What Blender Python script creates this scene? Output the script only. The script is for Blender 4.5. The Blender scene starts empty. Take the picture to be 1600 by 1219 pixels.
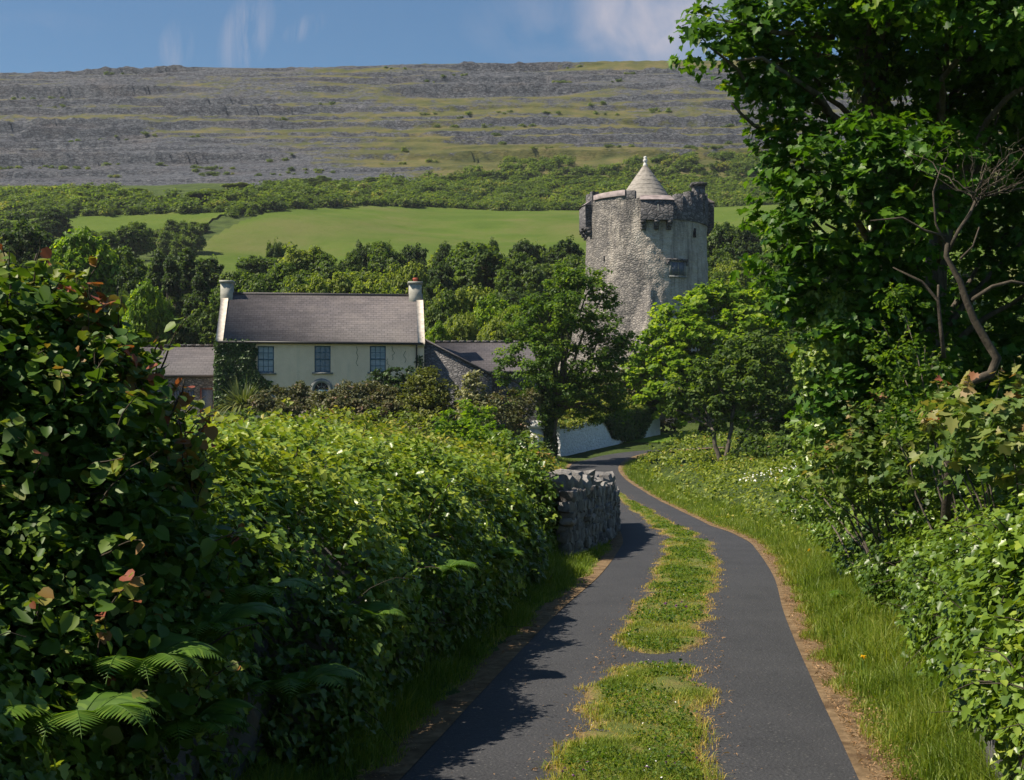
import bpy, math
import numpy as np
from math import radians as rad, sin, cos, pi
S = bpy.context.scene
COL = S.collection
# ------------------------------------------------------------------ camera, light, exposure
EYE, FPX, HOR = 1.9, 2222.0, 705.0
cam_d = bpy.data.cameras.new('camera'); cam = bpy.data.objects.new('camera', cam_d); COL.objects.link(cam)
cam.location = (0, 0, EYE); cam.rotation_euler = (rad(90), 0, 0)
cam_d.sensor_width = 36; cam_d.lens = 50; cam_d.shift_y = 95.5 / 1600; cam_d.clip_start = .1; cam_d.clip_end = 6000
S.camera = cam
SUN_EL, SUN_AZ = rad(51), math.atan2(-.97, -.23)          # from the left, very little behind the camera
wd = bpy.data.worlds.new('World'); S.world = wd; wd.use_nodes = True
wn = wd.node_tree; wn.nodes.clear()
sd = bpy.data.lights.new('sun', 'SUN'); sun = bpy.data.objects.new('sun', sd); COL.objects.link(sun)
sd.energy = 5.0; sd.angle = rad(.5); sd.color = (1.0, .90, .73)
sv = (sin(SUN_AZ) * cos(SUN_EL), cos(SUN_AZ) * cos(SUN_EL), sin(SUN_EL))
import mathutils
sun.rotation_euler = mathutils.Vector(sv).to_track_quat('Z', 'Y').to_euler()
S.view_settings.view_transform = 'Standard'; S.view_settings.look = 'None'; S.view_settings.exposure = .74; S.view_settings.gamma = 1
S.render.engine = 'CYCLES'
S.cycles.use_denoising = True; S.cycles.max_bounces = 5; S.cycles.diffuse_bounces = 2; S.cycles.glossy_bounces = 2
S.cycles.transmission_bounces = 3; S.cycles.transparent_max_bounces = 4; S.cycles.sample_clamp_indirect = 3
S.cycles.caustics_reflective = False; S.cycles.caustics_refractive = False

# ------------------------------------------------------------------ node helpers
class NT:
    def __init__(s, nt): s.nt = nt
    def n(s, t, **kw):
        nd = s.nt.nodes.new(t)
        for k, v in kw.items(): setattr(nd, k, v)
        return nd
    def put(s, sock, v):
        if isinstance(v, bpy.types.NodeSocket): s.nt.links.new(v, sock)
        elif v is not None:
            if isinstance(v, (tuple, list)) and len(v) == 3 and sock.type == 'RGBA': v = (*v, 1)
            sock.default_value = v
    def coord(s, which='Object', scale=(1, 1, 1), rot=(0, 0, 0)):
        tc = s.n('ShaderNodeTexCoord'); mp = s.n('ShaderNodeMapping')
        s.put(mp.inputs['Vector'], tc.outputs[which]); mp.inputs['Scale'].default_value = scale; mp.inputs['Rotation'].default_value = rot
        return mp.outputs[0]
    def noise(s, vec, scale, detail=4, rough=.55, dist=0):
        nd = s.n('ShaderNodeTexNoise'); s.put(nd.inputs['Vector'], vec)
        nd.inputs['Scale'].default_value = scale; nd.inputs['Detail'].default_value = detail; nd.inputs['Roughness'].default_value = rough; nd.inputs['Distortion'].default_value = dist
        return nd.outputs[0]
    def voro(s, vec, scale, feature='F1', out=0):
        nd = s.n('ShaderNodeTexVoronoi', feature=feature); s.put(nd.inputs['Vector'], vec); nd.inputs['Scale'].default_value = scale
        return nd.outputs[out]
    def ramp(s, fac, stops, interp='LINEAR'):
        nd = s.n('ShaderNodeValToRGB'); s.put(nd.inputs[0], fac); cr = nd.color_ramp; cr.interpolation = interp
        while len(cr.elements) < len(stops): cr.elements.new(.5)
        for e, (p, c) in zip(cr.elements, stops):
            e.position = p; e.color = (c, c, c, 1) if isinstance(c, (int, float)) else (*c, 1)
        return nd.outputs[0]
    def mix(s, fac, a, b, blend='MIX'):
        nd = s.n('ShaderNodeMix', data_type='RGBA', blend_type=blend)
        s.put(nd.inputs[0], fac); s.put(nd.inputs[6], a); s.put(nd.inputs[7], b)
        return nd.outputs[2]
    def math(s, op, a, b=None, c=None, clamp=False):
        nd = s.n('ShaderNodeMath', operation=op, use_clamp=clamp)
        for i, v in enumerate((a, b, c)):
            if v is not None: s.put(nd.inputs[i], v)
        return nd.outputs[0]
    def attr(s, name):
        return s.n('ShaderNodeAttribute', attribute_name=name).outputs['Fac']
    def bump(s, h, strength=.5, dist=.05):
        nd = s.n('ShaderNodeBump'); s.put(nd.inputs['Height'], h); nd.inputs['Strength'].default_value = strength; nd.inputs['Distance'].default_value = dist
        return nd.outputs[0]
def mat(name):
    m = bpy.data.materials.new(name); m.use_nodes = True; t = NT(m.node_tree)
    b = m.node_tree.nodes['Principled BSDF']; b.inputs['Roughness'].default_value = .85; b.inputs['Specular IOR Level'].default_value = .25
    return m, t, b
def leaf_mat(name, stops, trans=.35, rough=.52, spec=.28, glow=(1.5, 1.5, .55)):
    m, t, b = mat(name)
    nz = t.noise(t.coord(), 1.1, 2)
    f = t.math('ADD', t.math('MULTIPLY', t.attr('tint'), .75), t.math('MULTIPLY', nz, .42)); f = t.math('SUBTRACT', f, .09)
    c = t.ramp(f, stops); t.put(b.inputs['Base Color'], c); b.inputs['Roughness'].default_value = rough; b.inputs['Specular IOR Level'].default_value = spec
    tr = t.n('ShaderNodeBsdfTranslucent'); t.put(tr.inputs[0], t.mix(1, c, glow, 'MULTIPLY'))
    mx = t.n('ShaderNodeMixShader'); mx.inputs[0].default_value = trans
    t.nt.links.new(b.outputs[0], mx.inputs[1]); t.nt.links.new(tr.outputs[0], mx.inputs[2])
    t.nt.links.new(mx.outputs[0], t.nt.nodes['Material Output'].inputs[0])
    return m
def simple_mat(name, col, rough=.8, spec=.25, nscale=6, var=.25, bumps=.2, bscale=30, metal=0):
    m, t, b = mat(name); co = t.coord(); nz = t.noise(co, nscale, 5)
    lo = tuple(c * (1 - var) for c in col); hi = tuple(min(1, c * (1 + var)) for c in col)
    t.put(b.inputs['Base Color'], t.ramp(nz, [(.3, lo), (.7, hi)])); b.inputs['Roughness'].default_value = rough; b.inputs['Specular IOR Level'].default_value = spec; b.inputs['Metallic'].default_value = metal
    if bumps: t.put(b.inputs['Normal'], t.bump(t.noise(co, bscale, 4), bumps, .03))
    return m
MAT = {}

# ------------------------------------------------------------------ world: sky and clouds
w = NT(wn); wo = w.n('ShaderNodeOutputWorld'); bg = w.n('ShaderNodeBackground'); bg.inputs[1].default_value = .068
sky = w.n('ShaderNodeTexSky', sky_type='NISHITA'); sky.sun_disc = False; sky.sun_elevation = SUN_EL; sky.sun_rotation = SUN_AZ
sky.altitude = 50; sky.air_density = 1.0; sky.dust_density = .35; sky.ozone_density = 2.2
gv = w.n('ShaderNodeTexCoord').outputs['Generated']
sx = w.n('ShaderNodeSeparateXYZ'); w.put(sx.inputs[0], gv)
U = w.math('DIVIDE', sx.outputs[0], w.math('MAXIMUM', sx.outputs[1], .05)); Vv = w.math('DIVIDE', sx.outputs[2], w.math('MAXIMUM', sx.outputs[1], .05))
cv = w.n('ShaderNodeCombineXYZ'); w.put(cv.inputs[0], U); w.put(cv.inputs[1], Vv)
def blob(u, v, ru, rv, skew=0):            # soft elliptical patch of cloud in the sky ahead
    du = w.math('SUBTRACT', U, u); dv = w.math('SUBTRACT', Vv, v)
    du = w.math('SUBTRACT', du, w.math('MULTIPLY', dv, skew))
    q = w.math('ADD', w.math('POWER', w.math('ABSOLUTE', w.math('DIVIDE', du, ru)), 2), w.math('POWER', w.math('ABSOLUTE', w.math('DIVIDE', dv, rv)), 2))
    return w.math('SUBTRACT', 1, q, clamp=True)
cn = w.noise(cv.outputs[0], 14, 6, .55, .6)
mpw = w.n('ShaderNodeMapping'); w.put(mpw.inputs[0], cv.outputs[0]); mpw.inputs['Scale'].default_value = (60, 9, 1); mpw.inputs['Rotation'].default_value = (0, 0, rad(-16))
wn2 = w.noise(mpw.outputs[0], 1.0, 5, .6, .8)
big = w.math('MULTIPLY', blob(.105, .31, .075, .06), w.ramp(cn, [(.3, .25), (.62, 1)]))
big2 = w.math('MULTIPLY', blob(.05, .30, .09, .035), w.ramp(cn, [(.4, 0), (.7, .45)]))
wis = w.math('MULTIPLY', blob(-.187, .294, .02, .034, .25), w.ramp(wn2, [(.4, 0), (.68, .75)]))
wis2 = w.math('MULTIPLY', blob(-.236, .284, .014, .022, .1), w.ramp(wn2, [(.42, 0), (.72, .5)]))
wis3 = w.math('MULTIPLY', blob(-.145, .298, .014, .012, .8), w.ramp(wn2, [(.42, 0), (.72, .55)]))
wis4 = w.math('MULTIPLY', blob(-.34, .30, .06, .012), w.ramp(cn, [(.45, 0), (.75, .25)]))
tot = w.math('ADD', w.math('ADD', w.math('ADD', big, big2, clamp=True), wis, clamp=True), w.math('ADD', w.math('ADD', wis2, wis3), wis4), clamp=True)
skyc = w.mix(1, sky.outputs[0], (.60, .80, .90), 'MULTIPLY')
w.put(bg.inputs[0], w.mix(w.math('MULTIPLY', tot, .85), skyc, (4.6, 4.5, 5.2)))
wn.links.new(bg.outputs[0], wo.inputs[0])

# ------------------------------------------------------------------ noise
def _h(ix, iy, iz, seed):
    n = (ix.astype(np.int64) * 374761393 + iy.astype(np.int64) * 668265263 + iz.astype(np.int64) * 1442695041 + seed * 974634777) & 0xffffffff
    n = ((n ^ (n >> 13)) * 1274126177) & 0xffffffff; n = ((n ^ (n >> 16)) * 2246822519) & 0xffffffff
    return ((n ^ (n >> 15)) & 0xffffff) / float(0xffffff)
def vn(x, y, z=0., seed=0):
    x, y, z = np.broadcast_arrays(np.asarray(x, float), np.asarray(y, float), np.asarray(z, float))
    ix, iy, iz = np.floor(x), np.floor(y), np.floor(z); fx, fy, fz = x - ix, y - iy, z - iz
    fx, fy, fz = [f * f * (3 - 2 * f) for f in (fx, fy, fz)]; r = 0
    for a in (0, 1):
        for b in (0, 1):
            for c in (0, 1):
                r = r + _h(ix + a, iy + b, iz + c, seed) * (fx if a else 1 - fx) * (fy if b else 1 - fy) * (fz if c else 1 - fz)
    return r * 2 - 1
def fbm(x, y, z=0., seed=0, o=4, g=.5):
    r, a, f = 0, 1., 1.
    for i in range(o): r = r + a * vn(np.asarray(x) * f, np.asarray(y) * f, np.asarray(z) * f, seed + i * 17); a *= g; f *= 2.03
    return r
def sst(a, b, x):
    t = np.clip((np.asarray(x, float) - a) / (b - a), 0, 1); return t * t * (3 - 2 * t)

# ------------------------------------------------------------------ the lie of the land
RP = [(-1.6, -8), (-.9, -3), (.68, 8.2), (1.02, 10.7), (1.52, 14.3), (1.95, 17.2), (2.65, 21.6), (3.36, 27.2), (3.68, 30.5), (4.15, 39), (4.4, 48), (4.48, 55), (4.4, 62), (4.15, 69), (4.3, 75), (5.1, 80.2), (6.7, 84), (9.5, 86.6), (14, 88.5), (24, 91), (44, 95)]
def crom(P, n=12):
    P = np.array(P, float); P = np.vstack([2 * P[0] - P[1], P, 2 * P[-1] - P[-2]]); out = []
    for i in range(1, len(P) - 2):
        for t in np.linspace(0, 1, n, endpoint=False):
            a, b, c, d = P[i - 1], P[i], P[i + 1], P[i + 2]
            out.append(.5 * ((2 * b) + (c - a) * t + (2 * a - 5 * b + 4 * c - d) * t * t + (3 * b - a - 3 * c + d) * t ** 3))
    out.append(P[-2]); return np.array(out)
def resample(C, step):
    d = np.r_[0, np.cumsum(np.linalg.norm(np.diff(C, axis=0), axis=1))]; s = np.arange(0, d[-1], step)
    return np.stack([np.interp(s, d, C[:, k]) for k in range(C.shape[1])], 1)
ROAD = resample(crom(RP), .3)
_k = ROAD[:, 1] < 80.3; RX, RY = ROAD[_k, 0], ROAD[_k, 1]
def xc(Y): return np.interp(Y, RY, RX)
BK = np.array([(-300, 0), (30, 0), (34, -.05), (39, -.17), (48, -.15), (55, -.08), (60, .06), (65, .3), (70, .64), (74, .92), (80, 1.36), (86, 1.94), (90, 2.3), (100, 3.2), (110, 5), (125, 8.6), (160, 15), (190, 22), (200, 24.5), (280, 43.5), (360, 64.6), (430, 82.2), (470, 101), (520, 129), (555, 148.5), (568, 155.5), (580, 159.5), (600, 161.5), (700, 160), (1500, 120)])
def ground(X, Y):
    X = np.asarray(X, float); Y = np.asarray(Y, float)
    b = np.interp(Y, BK[:, 0], BK[:, 1]); d = X - xc(Y)
    L = sst(1.95, 3.7, -d) * np.interp(Y, [0, 12, 25, 60, 80, 92, 112], [.55, .9, 1.1, 1.15, 1.0, 1.0, 0])
    R = sst(2.2, 4.6, d) * np.interp(Y, [0, 10, 25, 58, 68, 78], [.5, .6, .8, 1.0, .75, 0])
    n = fbm(X * .15, Y * .15, 0, 3, 3) * .12 * sst(1.9, 4, np.abs(d)) * np.where(Y < 82, 1, np.interp(Y, [82, 84, 100, 110], [0, 0, 0, 1]))
    far = fbm(X * .012, Y * .012, 0, 9, 3) * 3.0 * sst(150, 300, Y) * (1 - sst(380, 430, Y))
    return b + L + R + n + far
def W(px, py, Y): return np.array([(px - 800) / FPX * Y, Y, EYE + (HOR - py) / FPX * Y])
def gz(x, y): return float(ground(np.array([x]), np.array([y]))[0])

# ------------------------------------------------------------------ geometry
class Geo:
    def __init__(s): s.V = []; s.L = []; s.T = []; s.A = []; s.n = 0
    def add(s, V, loops, totals, tint=0.):
        V = np.asarray(V, np.float32).reshape(-1, 3); loops = np.asarray(loops, np.int64).ravel(); totals = np.asarray(totals, np.int32).ravel()
        s.V.append(V); s.L.append(loops + s.n); s.T.append(totals); s.n += len(V)
        s.A.append(np.full(len(totals), tint, np.float32) if np.isscalar(tint) else np.asarray(tint, np.float32))
    def faces(s, V, F, tint=0.): s.add(V, [i for f in F for i in f], [len(f) for f in F], tint)
    def box(s, lo, hi, tint=0., rz=0, org=None):
        x0, y0, z0 = lo; x1, y1, z1 = hi
        V = np.array([(x0, y0, z0), (x1, y0, z0), (x1, y1, z0), (x0, y1, z0), (x0, y0, z1), (x1, y0, z1), (x1, y1, z1), (x0, y1, z1)], float)
        s.faces(V, [(0, 3, 2, 1), (4, 5, 6, 7), (0, 1, 5, 4), (1, 2, 6, 5), (2, 3, 7, 6), (3, 0, 4, 7)], tint)
    def grid(s, P, tint=0., flip=False):           # P (n,m,3)
        n, m = P.shape[:2]; i = np.arange(n * m).reshape(n, m)
        q = np.stack([i[:-1, :-1], i[:-1, 1:], i[1:, 1:], i[1:, :-1]], -1).reshape(-1, 4)
        if flip: q = q[:, ::-1]
        s.add(P.reshape(-1, 3), q, np.full(len(q), 4), tint)
    def tube(s, pts, rads, k=6, tint=0., cap=True):
        P = np.asarray(pts, float); n = len(P); rads = np.broadcast_to(rads, (n,)); T = np.gradient(P, axis=0); T /= np.linalg.norm(T, axis=1)[:, None] + 1e-9
        ref = np.array([.31, .12, .94]) if abs(T[:, 2]).mean() < .8 else np.array([.9, .4, .1])
        A = np.cross(T, ref); A /= np.linalg.norm(A, axis=1)[:, None] + 1e-9; B = np.cross(T, A)
        an = np.linspace(0, 2 * pi, k, endpoint=False)
        V = P[:, None] + rads[:, None, None] * (np.cos(an)[None, :, None] * A[:, None] + np.sin(an)[None, :, None] * B[:, None])
        i = np.arange(n * k).reshape(n, k); j = np.roll(i, -1, 1)
        q = np.stack([i[:-1], j[:-1], j[1:], i[1:]], -1).reshape(-1, 4)
        L = list(q.ravel()); Tt = [4] * len(q)
        if cap: L += list(i[0][::-1]) + list(i[-1]); Tt += [k, k]
        s.add(V.reshape(-1, 3), L, Tt, tint)
    def merge(s, o, M=None, tint=0.):             # copy of another Geo through a 4x4
        V, L, T, A = o.arrays()
        if M is not None: V = V @ np.asarray(M)[:3, :3].T + np.asarray(M)[:3, 3]
        s.add(V, L, T, A + tint)
    def arrays(s): return np.concatenate(s.V), np.concatenate(s.L), np.concatenate(s.T), np.concatenate(s.A)
    def mesh(s, name, m, smooth=False):
        V, L, T, A = s.arrays(); me = bpy.data.meshes.new(name)
        me.vertices.add(len(V)); me.vertices.foreach_set('co', V.astype(np.float32).ravel())
        me.loops.add(len(L)); me.loops.foreach_set('vertex_index', L.astype(np.int32))
        me.polygons.add(len(T)); me.polygons.foreach_set('loop_start', np.r_[0, np.cumsum(T)[:-1]].astype(np.int32))
        if smooth: me.polygons.foreach_set('use_smooth', np.ones(len(T), bool))
        me.update(calc_edges=True); at = me.attributes.new('tint', 'FLOAT', 'FACE'); at.data.foreach_set('value', A.astype(np.float32))
        me.materials.append(MAT[m] if isinstance(m, str) else m); return me
    def build(s, name, m, parent=None, smooth=False, loc=(0, 0, 0)):
        o = bpy.data.objects.new(name, s.mesh(name, m, smooth)); COL.objects.link(o); o.location = loc
        if parent: o.parent = parent
        return o
def tag(o, label=None, cat=None, group=None, kind=None):
    for k, v in (('label', label), ('category', cat), ('group', group), ('kind', kind)):
        if v: o[k] = v
    return o
def empty(name, loc, label, cat, group=None):
    o = bpy.data.objects.new(name, None); COL.objects.link(o); o.location = [float(v) for v in loc]; o.empty_display_size = .3
    return tag(o, label, cat, group)
def copy_tree(o, parent=None, loc=None, rz=0, sc=None, label=None):
    c = o.copy(); COL.objects.link(c)
    if parent: c.parent = parent
    if loc is not None: c.location = [float(v) for v in loc]; c.rotation_euler = (0, 0, rz); c.scale = sc
    if label: c['label'] = label
    for ch in o.children: copy_tree(ch, c)
    return c

# leaf shapes: (verts, faces); y runs to the tip, z is the upper side
def sym(half, cup):           # half outline from base to tip on the right side -> two folded halves
    n = len(half); R = [(x, y, cup * x) for x, y in half]; Lf = [(-x, y, cup * x) for x, y in half[1:-1]]
    V = np.array(R + Lf, float); f1 = list(range(n)); f2 = [0, n - 1] + [n + i for i in range(n - 3, -1, -1)]
    return V, [f1, f2]
LEAF = {
    'quad': sym([(0, 0), (.42, .5), (0, 1)], .25),
    'oval': sym([(0, 0), (.33, .22), (.36, .58), (0, 1)], .3),
    'hazel': sym([(0, 0), (.3, .02), (.46, .3), (.4, .65), (.17, .86), (0, 1)], .28),
    'lance': sym([(0, 0), (.15, .3), (.12, .6), (0, 1)], .4),
    'ivy': sym([(0, .05), (.3, -.04), (.5, .22), (.27, .42), (.3, .62), (0, 1)], .22),
    'maple': sym([(0, .08), (.22, -.1), (.3, .06), (.56, .1), (.44, .28), (.58, .56), (.3, .52), (.24, .74), (0, 1)], .2),
}
def norm(a): return a / (np.linalg.norm(a, axis=-1, keepdims=True) + 1e-9)
def leaves(g, rng, P, N, size, kind='oval', tint=None, droop=.5, wob=.4):
    P = np.asarray(P, float); n = len(P)
    if n == 0: return
    tv, tf = LEAF[kind]; N = norm(np.asarray(N, float) + rng.normal(0, wob, (n, 3)))
    T = rng.normal(0, 1, (n, 3)); T[:, 2] -= droop * 1.5; T = T - (T * N).sum(1)[:, None] * N; T = norm(T); X = np.cross(T, N)
    s = np.broadcast_to(size, (n,)) * rng.uniform(.5, 1.3, n); curl = rng.uniform(-.45, .12, n)
    V = P[:, None] + s[:, None, None] * ((tv[:, 0])[None, :, None] * X[:, None] + (tv[:, 1] - .3)[None, :, None] * T[:, None] + (tv[:, 2][None] + curl[:, None] * tv[:, 1][None] ** 2)[..., None] * N[:, None])
    fl = np.array([i for f in tf for i in f]); k = len(tv)
    L = fl[None] + (np.arange(n) * k)[:, None]; Tt = np.tile([len(f) for f in tf], n)
    if tint is None: tint = rng.uniform(0, 1, n)
    g.add(V.reshape(-1, 3), L, Tt, np.repeat(np.broadcast_to(tint, (n,)), len(tf)))
def rdir(rng, n): return norm(rng.normal(0, 1, (n, 3)))
def lobes(g, rng, C, R, size, dens=1.0, kind='oval', spray=.22, per=16, flat=.55, inner=.3, droop=.5, tb=0., tv=1., low=-.55):
    """leaf sprays over the outside of round lobes (centres C, radii R), plus some inside them"""
    C = np.asarray(C, float); R = np.asarray(R, float); R = np.broadcast_to(R, (len(C),)) if R.ndim < 2 else R
    allc = []
    for c, r in zip(C, R):
        r3 = np.broadcast_to(r, (3,)); m = float(np.mean(r3)); ns = max(6, int(dens * 4 * pi * m * m / (spray * spray * 2.2)))
        d = rdir(rng, int(ns * 1.5)); d = d[d[:, 2] > low - rng.uniform(0, .5, len(d))][:ns]
        rr = rng.uniform(.80, 1.06, len(d)); ni = int(inner * len(d)); rr[:ni] = rng.uniform(.25, .8, ni)
        lump = 1 + .16 * fbm(d[:, 0] * 2.2 + c[0], d[:, 1] * 2.2 + c[1], d[:, 2] * 2.2, 5, 2)
        allc.append((c + d * r3 * (rr * lump)[:, None], d))
    P = np.concatenate([a for a, _ in allc]); D = np.concatenate([b for _, b in allc]); ns = len(P)
    k = np.repeat(np.arange(ns), per); o = rdir(rng, ns * per) * (rng.uniform(0, 1, ns * per) ** .45)[:, None]
    sr = spray * rng.uniform(.6, 1.35, ns); off = o * sr[k][:, None]; off[:, 2] *= flat
    Np = D[k] * .32 + o * .40 + np.array([0, 0, .85])
    st = rng.normal(0, .16, ns)[k] + rng.uniform(.15, .85, ns * per) * tv + tb
    leaves(g, rng, P[k] + off, Np, size, kind, np.clip(st, 0, 1.3), droop)
    return P, D
def shoots(g, gs, rng, base, dirs, length, size, kind='oval', n=9, tb=.2, rad_=.006, gravity=.35, droop=.4):
    for b, d, ln in zip(base, dirs, np.broadcast_to(length, (len(base),))):
        t = np.linspace(0, 1, 6)[:, None]; pts = b + d * ln * t + np.array([0, 0, -gravity * ln]) * t ** 2.2 + np.cumsum(rng.normal(0, .02 * ln, (6, 3)), 0)
        if gs is not None: gs.tube(pts, np.linspace(rad_, rad_ * .4, 6), 4, .5, False)
        u = rng.uniform(.12, 1, n); q = np.stack([np.interp(u, t[:, 0], pts[:, i]) for i in range(3)], 1)
        sd_ = rdir(rng, n); leaves(g, rng, q + sd_ * size * .5, sd_ * .5 + np.array([0, -.2, .8]), size * (1.1 - .45 * u), kind, np.clip(tb + u * .6 + rng.normal(0, .15, n), 0, 1.3), droop)
def branchy(gs, rng, a, b, r0, r1, n=7, wig=.06, k=6, sag=0.):
    a = np.asarray(a, float); b = np.asarray(b, float); t = np.linspace(0, 1, n)[:, None]; ln = np.linalg.norm(b - a)
    w_ = np.cumsum(rng.normal(0, wig * ln / n ** .5, (n, 3)), 0); w_ -= w_[0] * (1 - t) + w_[-1] * t
    P = a + (b - a) * t + w_ + np.array([0, 0, sag * ln]) * (t * (1 - t)) * 4
    gs.tube(P, np.linspace(r0, r1, n), k, rng.uniform(0, 1)); return P
def blades(g, rng, P, h, wdt, lean=.35, tint=None, drc=None, curve=.5):
    P = np.asarray(P, float); n = len(P); a = rng.uniform(0, 2 * pi, n); dx = np.stack([np.cos(a), np.sin(a), 0 * a], 1)
    if drc is not None: dx = norm(dx + drc)
    side = np.stack([-dx[:, 1], dx[:, 0], 0 * a], 1); yaw = rng.uniform(-.9, .9, n)
    side = side * np.cos(yaw)[:, None] + dx * np.sin(yaw)[:, None]
    h = np.broadcast_to(h, (n,)) * rng.uniform(.5, 1.25, n); wdt = np.broadcast_to(wdt, (n,)) * rng.uniform(.7, 1.3, n); ln = lean * rng.uniform(.1, 1.6, n)
    up = np.array([0, 0, 1.])
    m = P + (dx * (ln * .4)[:, None] + up) * (h * .55)[:, None]; tp = P + dx * (h * ln)[:, None] + up * (h * np.clip(1 - ln * curve * .6, .35, 1))[:, None]
    V = np.stack([P - side * wdt[:, None] * .5, P + side * wdt[:, None] * .5, m + side * wdt[:, None] * .4, m - side * wdt[:, None] * .4, tp], 1)
    L = np.array([0, 1, 2, 3, 3, 2, 4])[None] + (np.arange(n) * 5)[:, None]
    if tint is None: tint = rng.uniform(0, 1, n)
    g.add(V.reshape(-1, 3), L, np.tile([4, 3], n), np.repeat(tint, 2))
def stone(g, rng, c, dims, rz=0, tilt=0., jag=.16):
    k = 4; u = np.linspace(-1, 1, k); F = []; V = []
    a, b = np.meshgrid(u, u, indexing='ij'); one = np.ones_like(a)
    sides = [np.stack(q, -1) for q in ((a, b, one), (b, a, -one), (one, a, b), (-one, b, a), (b, one, a), (a, -one, b))]
    rz = rz + rng.normal(0, .12); ca, sa = cos(rz), sin(rz); ct, s_t = cos(tilt), sin(tilt); sdn = rng.integers(1e6) * .013
    for q in sides:
        p = q.reshape(-1, 3); r = norm(p); p = p * .62 + r * .48
        p = p * (1 + jag * vn(p[:, 0] * 1.3 + sdn, p[:, 1] * 1.3, p[:, 2] * 1.3, 2)[:, None] + jag * .5 * vn(p[:, 0] * 3 + sdn, p[:, 1] * 3, p[:, 2] * 3, 4)[:, None])
        p = p * np.asarray(dims) * .5; p = np.stack([p[:, 0] * ct - p[:, 2] * s_t, p[:, 1], p[:, 0] * s_t + p[:, 2] * ct], 1)
        p = np.stack([p[:, 0] * ca - p[:, 1] * sa, p[:, 0] * sa + p[:, 1] * ca, p[:, 2]], 1) + np.asarray(c)
        V.append(p)
    tn = rng.uniform(0, 1)
    for p in V: g.grid(p.reshape(k, k, 3), tn)

# ------------------------------------------------------------------ materials
def ground_like(name, cols, scale=.5, bumpd=.08, spots=None, rough=.95):
    m, t, b = mat(name); co = t.coord()
    c = t.ramp(t.noise(co, scale, 7, .65), [(p, k) for p, k in zip(np.linspace(.28, .72, len(cols)), cols)])
    if spots: c = t.mix(t.ramp(t.noise(co, spots[1], 5, .6), [(.5, 0), (.66, spots[2])]), c, spots[0])
    t.put(b.inputs['Base Color'], c); b.inputs['Roughness'].default_value = rough; b.inputs['Specular IOR Level'].default_value = .1
    t.put(b.inputs['Normal'], t.bump(t.noise(co, scale * 14, 6, .7), .7, bumpd)); MAT[name] = m
ground_like('ground', [(.025, .035, .012), (.05, .075, .018), (.085, .11, .03)], .35, .15)
ground_like('field', [(.058, .095, .012), (.078, .118, .016), (.105, .132, .026)], .06, .3, ((.115, .112, .042), .03, .6))
ground_like('lawn', [(.07, .13, .014), (.10, .17, .02)], .6, .08)
ground_like('soil', [(.11, .075, .042), (.19, .13, .075), (.30, .21, .125)], 9, .02, ((.08, .05, .03), 3, .8))
m, t, b = mat('turf'); co = t.coord(); a_ = t.attr('tint')      # the strip in the middle: dry at its edges, green inside
f = t.math('ADD', a_, t.math('MULTIPLY', t.math('SUBTRACT', t.noise(co, 3.2, 6, .65), .5), 1.5))
c = t.ramp(f, [(.08, (.10, .075, .05)), (.26, (.27, .18, .085)), (.5, (.22, .20, .06)), (.75, (.12, .16, .03))])
t.put(b.inputs['Base Color'], t.mix(t.ramp(t.noise(co, 60, 3), [(.35, .5), (.7, 0)]), c, (.06, .06, .02))); t.put(b.inputs['Normal'], t.bump(t.noise(co, 55, 5, .7), .9, .03)); MAT['turf'] = m
m, t, b = mat('asphalt'); co = t.coord(); big_ = t.noise(co, .7, 5, .6); ag = t.voro(co, 75, 'F1', 1); fi = t.noise(co, 160, 3, .7)
c = t.ramp(big_, [(.3, (.026, .027, .031)), (.7, (.040, .041, .046))]); c = t.mix(t.ramp(fi, [(.45, 0), (.8, .6)]), c, (.10, .10, .112)); c = t.mix(t.ramp(t.noise(co, 14, 6, .75), [(.54, 0), (.68, .6)]), c, (.014, .014, .017))
c = t.mix(t.ramp(t.noise(co, 2.2, 6, .7), [(.6, 0), (.75, .35)]), c, (.07, .064, .058))
c = t.mix(t.ramp(t.noise(t.coord('Object', (1, .12, 1)), 2.4, 4, .6), [(.45, 0), (.7, .4)]), c, (.05, .05, .056)); c = t.mix(t.ramp(t.voro(co, 21, 'F1'), [(.08, .7), (.2, 0)]), c, (.14, .135, .13))
t.put(b.inputs['Base Color'], c); b.inputs['Roughness'].default_value = .78; b.inputs['Specular IOR Level'].default_value = .3
t.put(b.inputs['Normal'], t.bump(t.math('ADD', t.noise(co, 120, 4, .7), t.math('MULTIPLY', t.voro(co, 42), 1.2)), .5, .012)); MAT['asphalt'] = m
m, t, b = mat('limestone_hill'); tc = t.coord('Object', (1, 1, 2.2)); veg = t.attr('tint')
n1 = t.noise(tc, .06, 8, .68); n2 = t.noise(tc, .55, 6, .75); st = t.noise(t.coord('Object', (0.026, 0.024, 0.462)), 1, 5, .7, .4)
rock = t.ramp(n2, [(.36, (.024, .028, .038)), (.46, (.074, .080, .095)), (.58, (.122, .127, .143)), (.70, (.195, .198, .212))])
rock = t.mix(t.ramp(st, [(.36, .5), (.50, 0)]), rock, (0.058, 0.055, 0.066)); rock = t.mix(t.ramp(n1, [(.5, 0), (.75, .35)]), rock, (0.179, 0.144, 0.127))
ck = t.voro(t.coord('Object', (.62, .35, 1.5)), 1, 'DISTANCE_TO_EDGE'); rock = t.mix(t.ramp(ck, [(.02, .8), (.10, 0)]), rock, (0.023, 0.024, 0.033)); green = t.ramp(t.noise(tc, .11, 6, .65), [(.33, (0.054, 0.067, 0.018)), (.52, (0.105, 0.103, 0.030)), (.68, (0.160, 0.130, 0.053))])
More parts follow.
